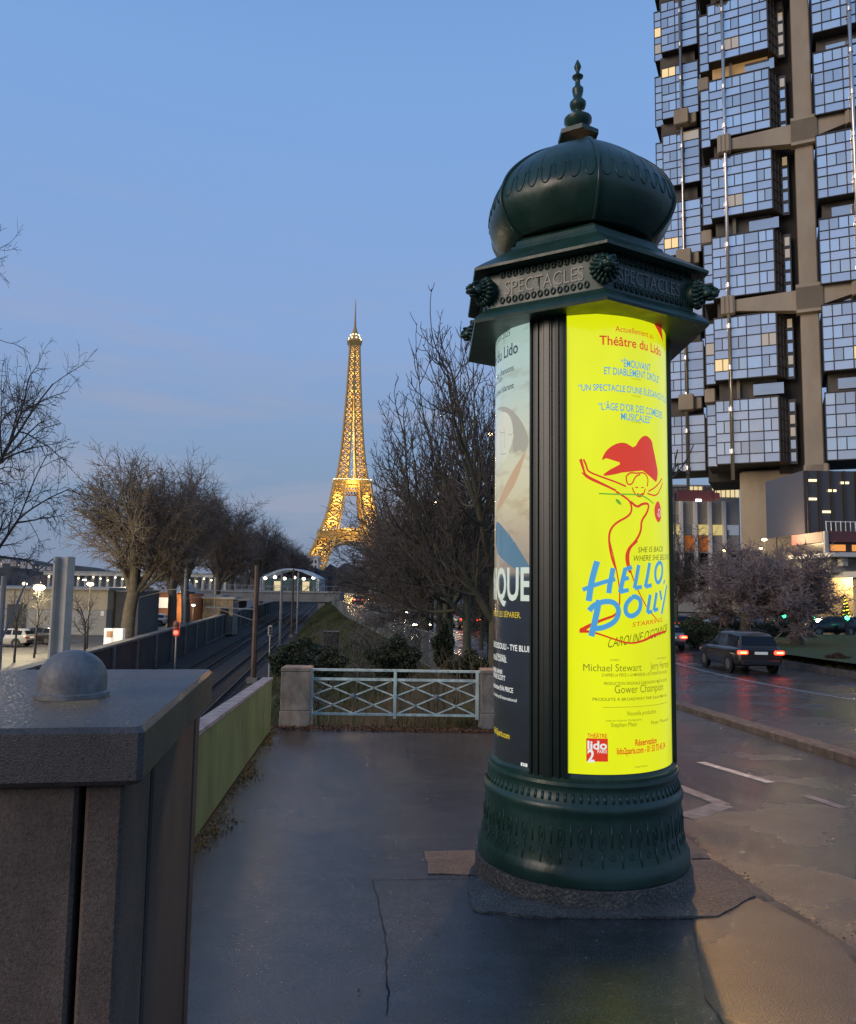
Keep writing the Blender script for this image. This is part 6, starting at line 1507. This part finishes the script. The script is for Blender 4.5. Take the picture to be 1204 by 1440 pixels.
# far wood masses closing the horizon
mb = MB()
for (name, lab, pts, Y, mat) in (('far_wood', 'far brown mass of bare trees left of the lattice tower', [(-150, 800), (0, 806), (120, 812), (300, 812), (405, 798), (450, 803)], 620, 'wood_a'), ('far_wood', 'far dark mass of trees and roofs on the right of the tower', [(440, 800), (560, 790), (700, 780), (960, 770), (1150, 775), (1400, 760)], 330, 'wood_b')):
    V = []; N = 90
    for i in range(N):
        px = pts[0][0] + (pts[-1][0] - pts[0][0]) * i / (N - 1); py = float(np.interp(px, [a for a, b in pts], [b for a, b in pts])); q = at(px, py, Y); V += [(q.x, Y + rh.uniform(-8, 8), q.z + rh.uniform(-2.5, 2.5)), (q.x, Y - 6, GROUND), (q.x, Y + 25, q.z - 1)]
    m = MB().add(V, [(3 * i, 3 * i + 1, 3 * i + 4, 3 * i + 3) for i in range(N - 1)] + [(3 * i, 3 * i + 3, 3 * i + 5, 3 * i + 2) for i in range(N - 1)])
    tag(m.build(name, M(mat, (.085, .068, .055) if mat == 'wood_a' else (.045, .04, .038), .95, var=.35, vs_=.15), smooth=True), lab, 'wood', kind='stuff')

# ------------------------------------------------------------------ right: blocks behind the median
OY = 112; ox0, ox1 = xat(938, OY, 5), xat(1042, OY, 5); g0 = gz(OY)
t = bldg('office_block', 'pale office block with white fins and orange panels left of the tower base', 0, OY, g0); zA = at(990, 682, OY).z - g0; zB = at(990, 705, OY).z - g0; zC = at(990, 830, OY).z - g0
off = M('office_wall', (.30, .29, .27), .8, var=.15); part(t, 'wall', ((ox0 + ox1) / 2, 5, zA / 2), (ox1 - ox0, 10, zA), off)
nlit = 16
for k in range(nlit):
    x = ox0 + (ox1 - ox0) * (k + .5) / nlit
    part(t, 'lit_window', (x, -.06, (zA + zB) / 2 + .2), ((ox1 - ox0) / nlit - .18, .1, (zA - zB) * .62), E('office_lit', (1.0, .80, .42), .85) if rh.random() < .7 else g_win[2])
for k in range(5):
    x = ox0 + 1.2 + (ox1 - ox0 - 2) * k / 4.2
    part(t, 'fin', (x - 1.25, -.35, (zB + zC) / 2), (.38, .7, zB - zC), M('fin_white', (.62, .62, .62), .6)); part(t, 'lit_window', (x + .15, -.06, zB - 4.2), (1.7, .1, 1.5), E('office_lit2', (1.0, .78, .30), .6) if k in (0, 2, 3) else g_win[2]); part(t, 'orange_panel', (x + .15, -.07, zB - 6.2), (1.7, .12, 2.2), M('orange_panel', (.5, .14, .02), .6, emit=(1, .3, .05), es=.10) if k in (1, 2) else off); part(t, 'window', (x + .15, -.06, zB - 8.4), (1.7, .1, 1.6), gl_car)
    part(t, 'window', (x + .15, -.06, zB - 11.5), (1.7, .1, 1.6), gl_car)
GY2 = 74; p = at(977, 697, GY2); t = bldg('overhead_sign', 'dark maroon overhead sign box with a white lamp, right of the column', p.x, GY2, gz(GY2), 0, 'sign'); h_ = p.z - gz(GY2); part(t, 'box', (0, 0, h_), (3.7, .8, 1.0), M('maroon', (.06, .012, .018), .5), .04); part(t, 'end_box', (2.0, -.1, h_ - .05), (.5, .9, .6), M('maroon'), .04); part(t, 'lamp', (.2, -.45, h_ - .5), (.5, .14, .2), white_l); MB().tube([(-1.9, .2, 0), (-1.9, .2, h_ + .3)], .12, 8).build('post', dkst, t); MB().bar((-1.9, .2, h_ + .2), (1.8, .2, h_ + .2), .16).build('beam', dkst, t)
# podium block at the right edge
PY = 66; px0 = xat(1163, PY, 5); g0 = gz(PY); t = bldg('podium_block', 'podium with maroon band, terrace railing and lit windows at the right edge', px0, PY, g0)
hz_ = lambda y: at(1185, y, PY).z - g0
wide = 22
part(t, 'glass_hall', (wide / 2 + .6, 9, (hz_(650) + hz_(745)) / 2), (wide, 8, hz_(650) - hz_(745)), M('hall_glass', (.05, .04, .04), .08, spec=.8))
for k in range(9): part(t, 'mullion', (.9 + k * 1.15, 4.9, (hz_(650) + hz_(745)) / 2), (.12, .2, hz_(650) - hz_(745)), brn)
for k, (x, y) in enumerate(((1.4, 665), (1.35, 693), (3.2, 680), (2.6, 712), (4.4, 668))): part(t, 'ceiling_lamp', (x, 4.85, hz_(y)), (.75, .06, .22), E('hall_lamp', (1.0, .82, .5), 1.6))
part(t, 'maroon_band', (wide / 2, 3.2, (hz_(747) + hz_(762)) / 2), (wide, 6.4, hz_(747) - hz_(762)), M('maroon_band', (.10, .035, .038), .6)); part(t, 'edge_post', (-.1, -.05, (hz_(747) + hz_(778)) / 2), (.3, .3, hz_(747) - hz_(778)), greyp)
for k in range(14): part(t, 'railing_post', (.05 + k * .42, .1, hz_(740)), (.05, .05, .9), M('rail_white', (.6, .6, .6), .5))
MB().bar((0, .1, hz_(733.5)), (6, .1, hz_(733.5)), .06).build('railing', M('rail_white'), t)
part(t, 'lit_band', (wide / 2, 3.6, (hz_(762) + hz_(778)) / 2), (wide - .3, 6, hz_(762) - hz_(778)), M('dark_band', (.03, .022, .02), .3))
for k in range(4): part(t, 'lit_window', (1.2 + 1.9 * k, .5, hz_(770)), (1.3, .1, .55), E('amber', (1.0, .38, .08), .9))
part(t, 'white_slab', (wide / 2, 2.4, hz_(781)), (wide + .8, 8.5, .35), M('slab_white', (.5, .5, .48), .7)); part(t, 'canopy_slab', (wide / 2 + 1.4, 2.2, hz_(808)), (wide, 9, .5), M('slab_white')); part(t, 'recessed_band', (wide / 2 + .6, 3.6, hz_(795)), (wide, 6, 1.2), off)  # last band is set back between the slabs, in the office wall colour
for x in (2.2, 5.0): part(t, 'canopy_post', (x, -.6, hz_(808) / 2), (.55, .55, hz_(808)), conc)
for x in (1.2, 3.2): part(t, 'bracket', (x, -.2, hz_(790)), (.45, .8, .7), M('slab_white'))
part(t, 'lobby_wall', (wide / 2 + .6, 4.2, hz_(808) / 2), (wide, 4, hz_(808) - .02), M('lobby', (.34, .27, .17), .8, var=.2)); plight((3, 1.2, hz_(815)), 700, (1, .72, .35), .3, t, 'lobby_light')
# lobby behind the plums: low wall and arch panels
LY2 = 80; t = bldg('lobby_wall', 'low pale ribbed wall behind the plum trees under the tower', xat(1120, LY2, 0), LY2, gz(LY2)); part(t, 'wall', (0, 2, 2.6), (11, 3, 5.2), M('lobby'))
for k in range(8): part(t, 'rib', (-4.9 + 1.4 * k, .4, 2.6), (.3, .3, 5.2), off)
# lit conical tree and green signal lamps
p = at(1190, 872, 62); t = empty('lit_fir', (p.x, 62, gz(62))); tag(t, 'small fir covered in yellow fairy lights at the right edge', 'tree'); MB().tube([(0, 0, 0), (0, 0, .6)], .08, 6).build('trunk', MATS['bark'], t)
q = np.array([[rg.normal() * .28 * (1 - z / 2.9) * 1.1, rg.normal() * .28 * (1 - z / 2.9), z] for z in rg.uniform(.4, 2.8, 1600)]); link('foliage', leaves('foliage', q, .09, MATS['ivy']), t)
fl = MB()
for z in np.arange(.5, 2.85, .035): a = z * 23; r = .42 * (1 - z / 2.95) + .03; fl.ell((r * math.cos(a), r * math.sin(a) - .03, z), (.045, .045, .045), 5, 4)
o = fl.build('fairy_lights', E('fairy', (1.0, .85, .05), 4), t); o['kind'] = 'stuff'
grn = E('green_lamp', (.05, 1.0, .35), 9)
for i, (px, py, Y) in enumerate(((1052, 869, 70), (1064, 864, 74), (1102, 866, 60), (1143, 868, 54), (1191, 869, 57))):
    p = at(px, py, Y); t = empty('charging_post', (p.x, Y, gz(Y))); tag(t, '%s green-lit charging post among the parked cars, counted from the left' % ordn[i], 'charging post', 'green-lit posts'); h = p.z - gz(Y)
    MB().cbox((0, 0, h / 2 - .1), (.25, .22, h - .2), .03).build('post', dkst, t); MB().ell((0, -.05, h), (.17, .12, .15), 8, 6).build('lamp', grn, t, smooth=True)
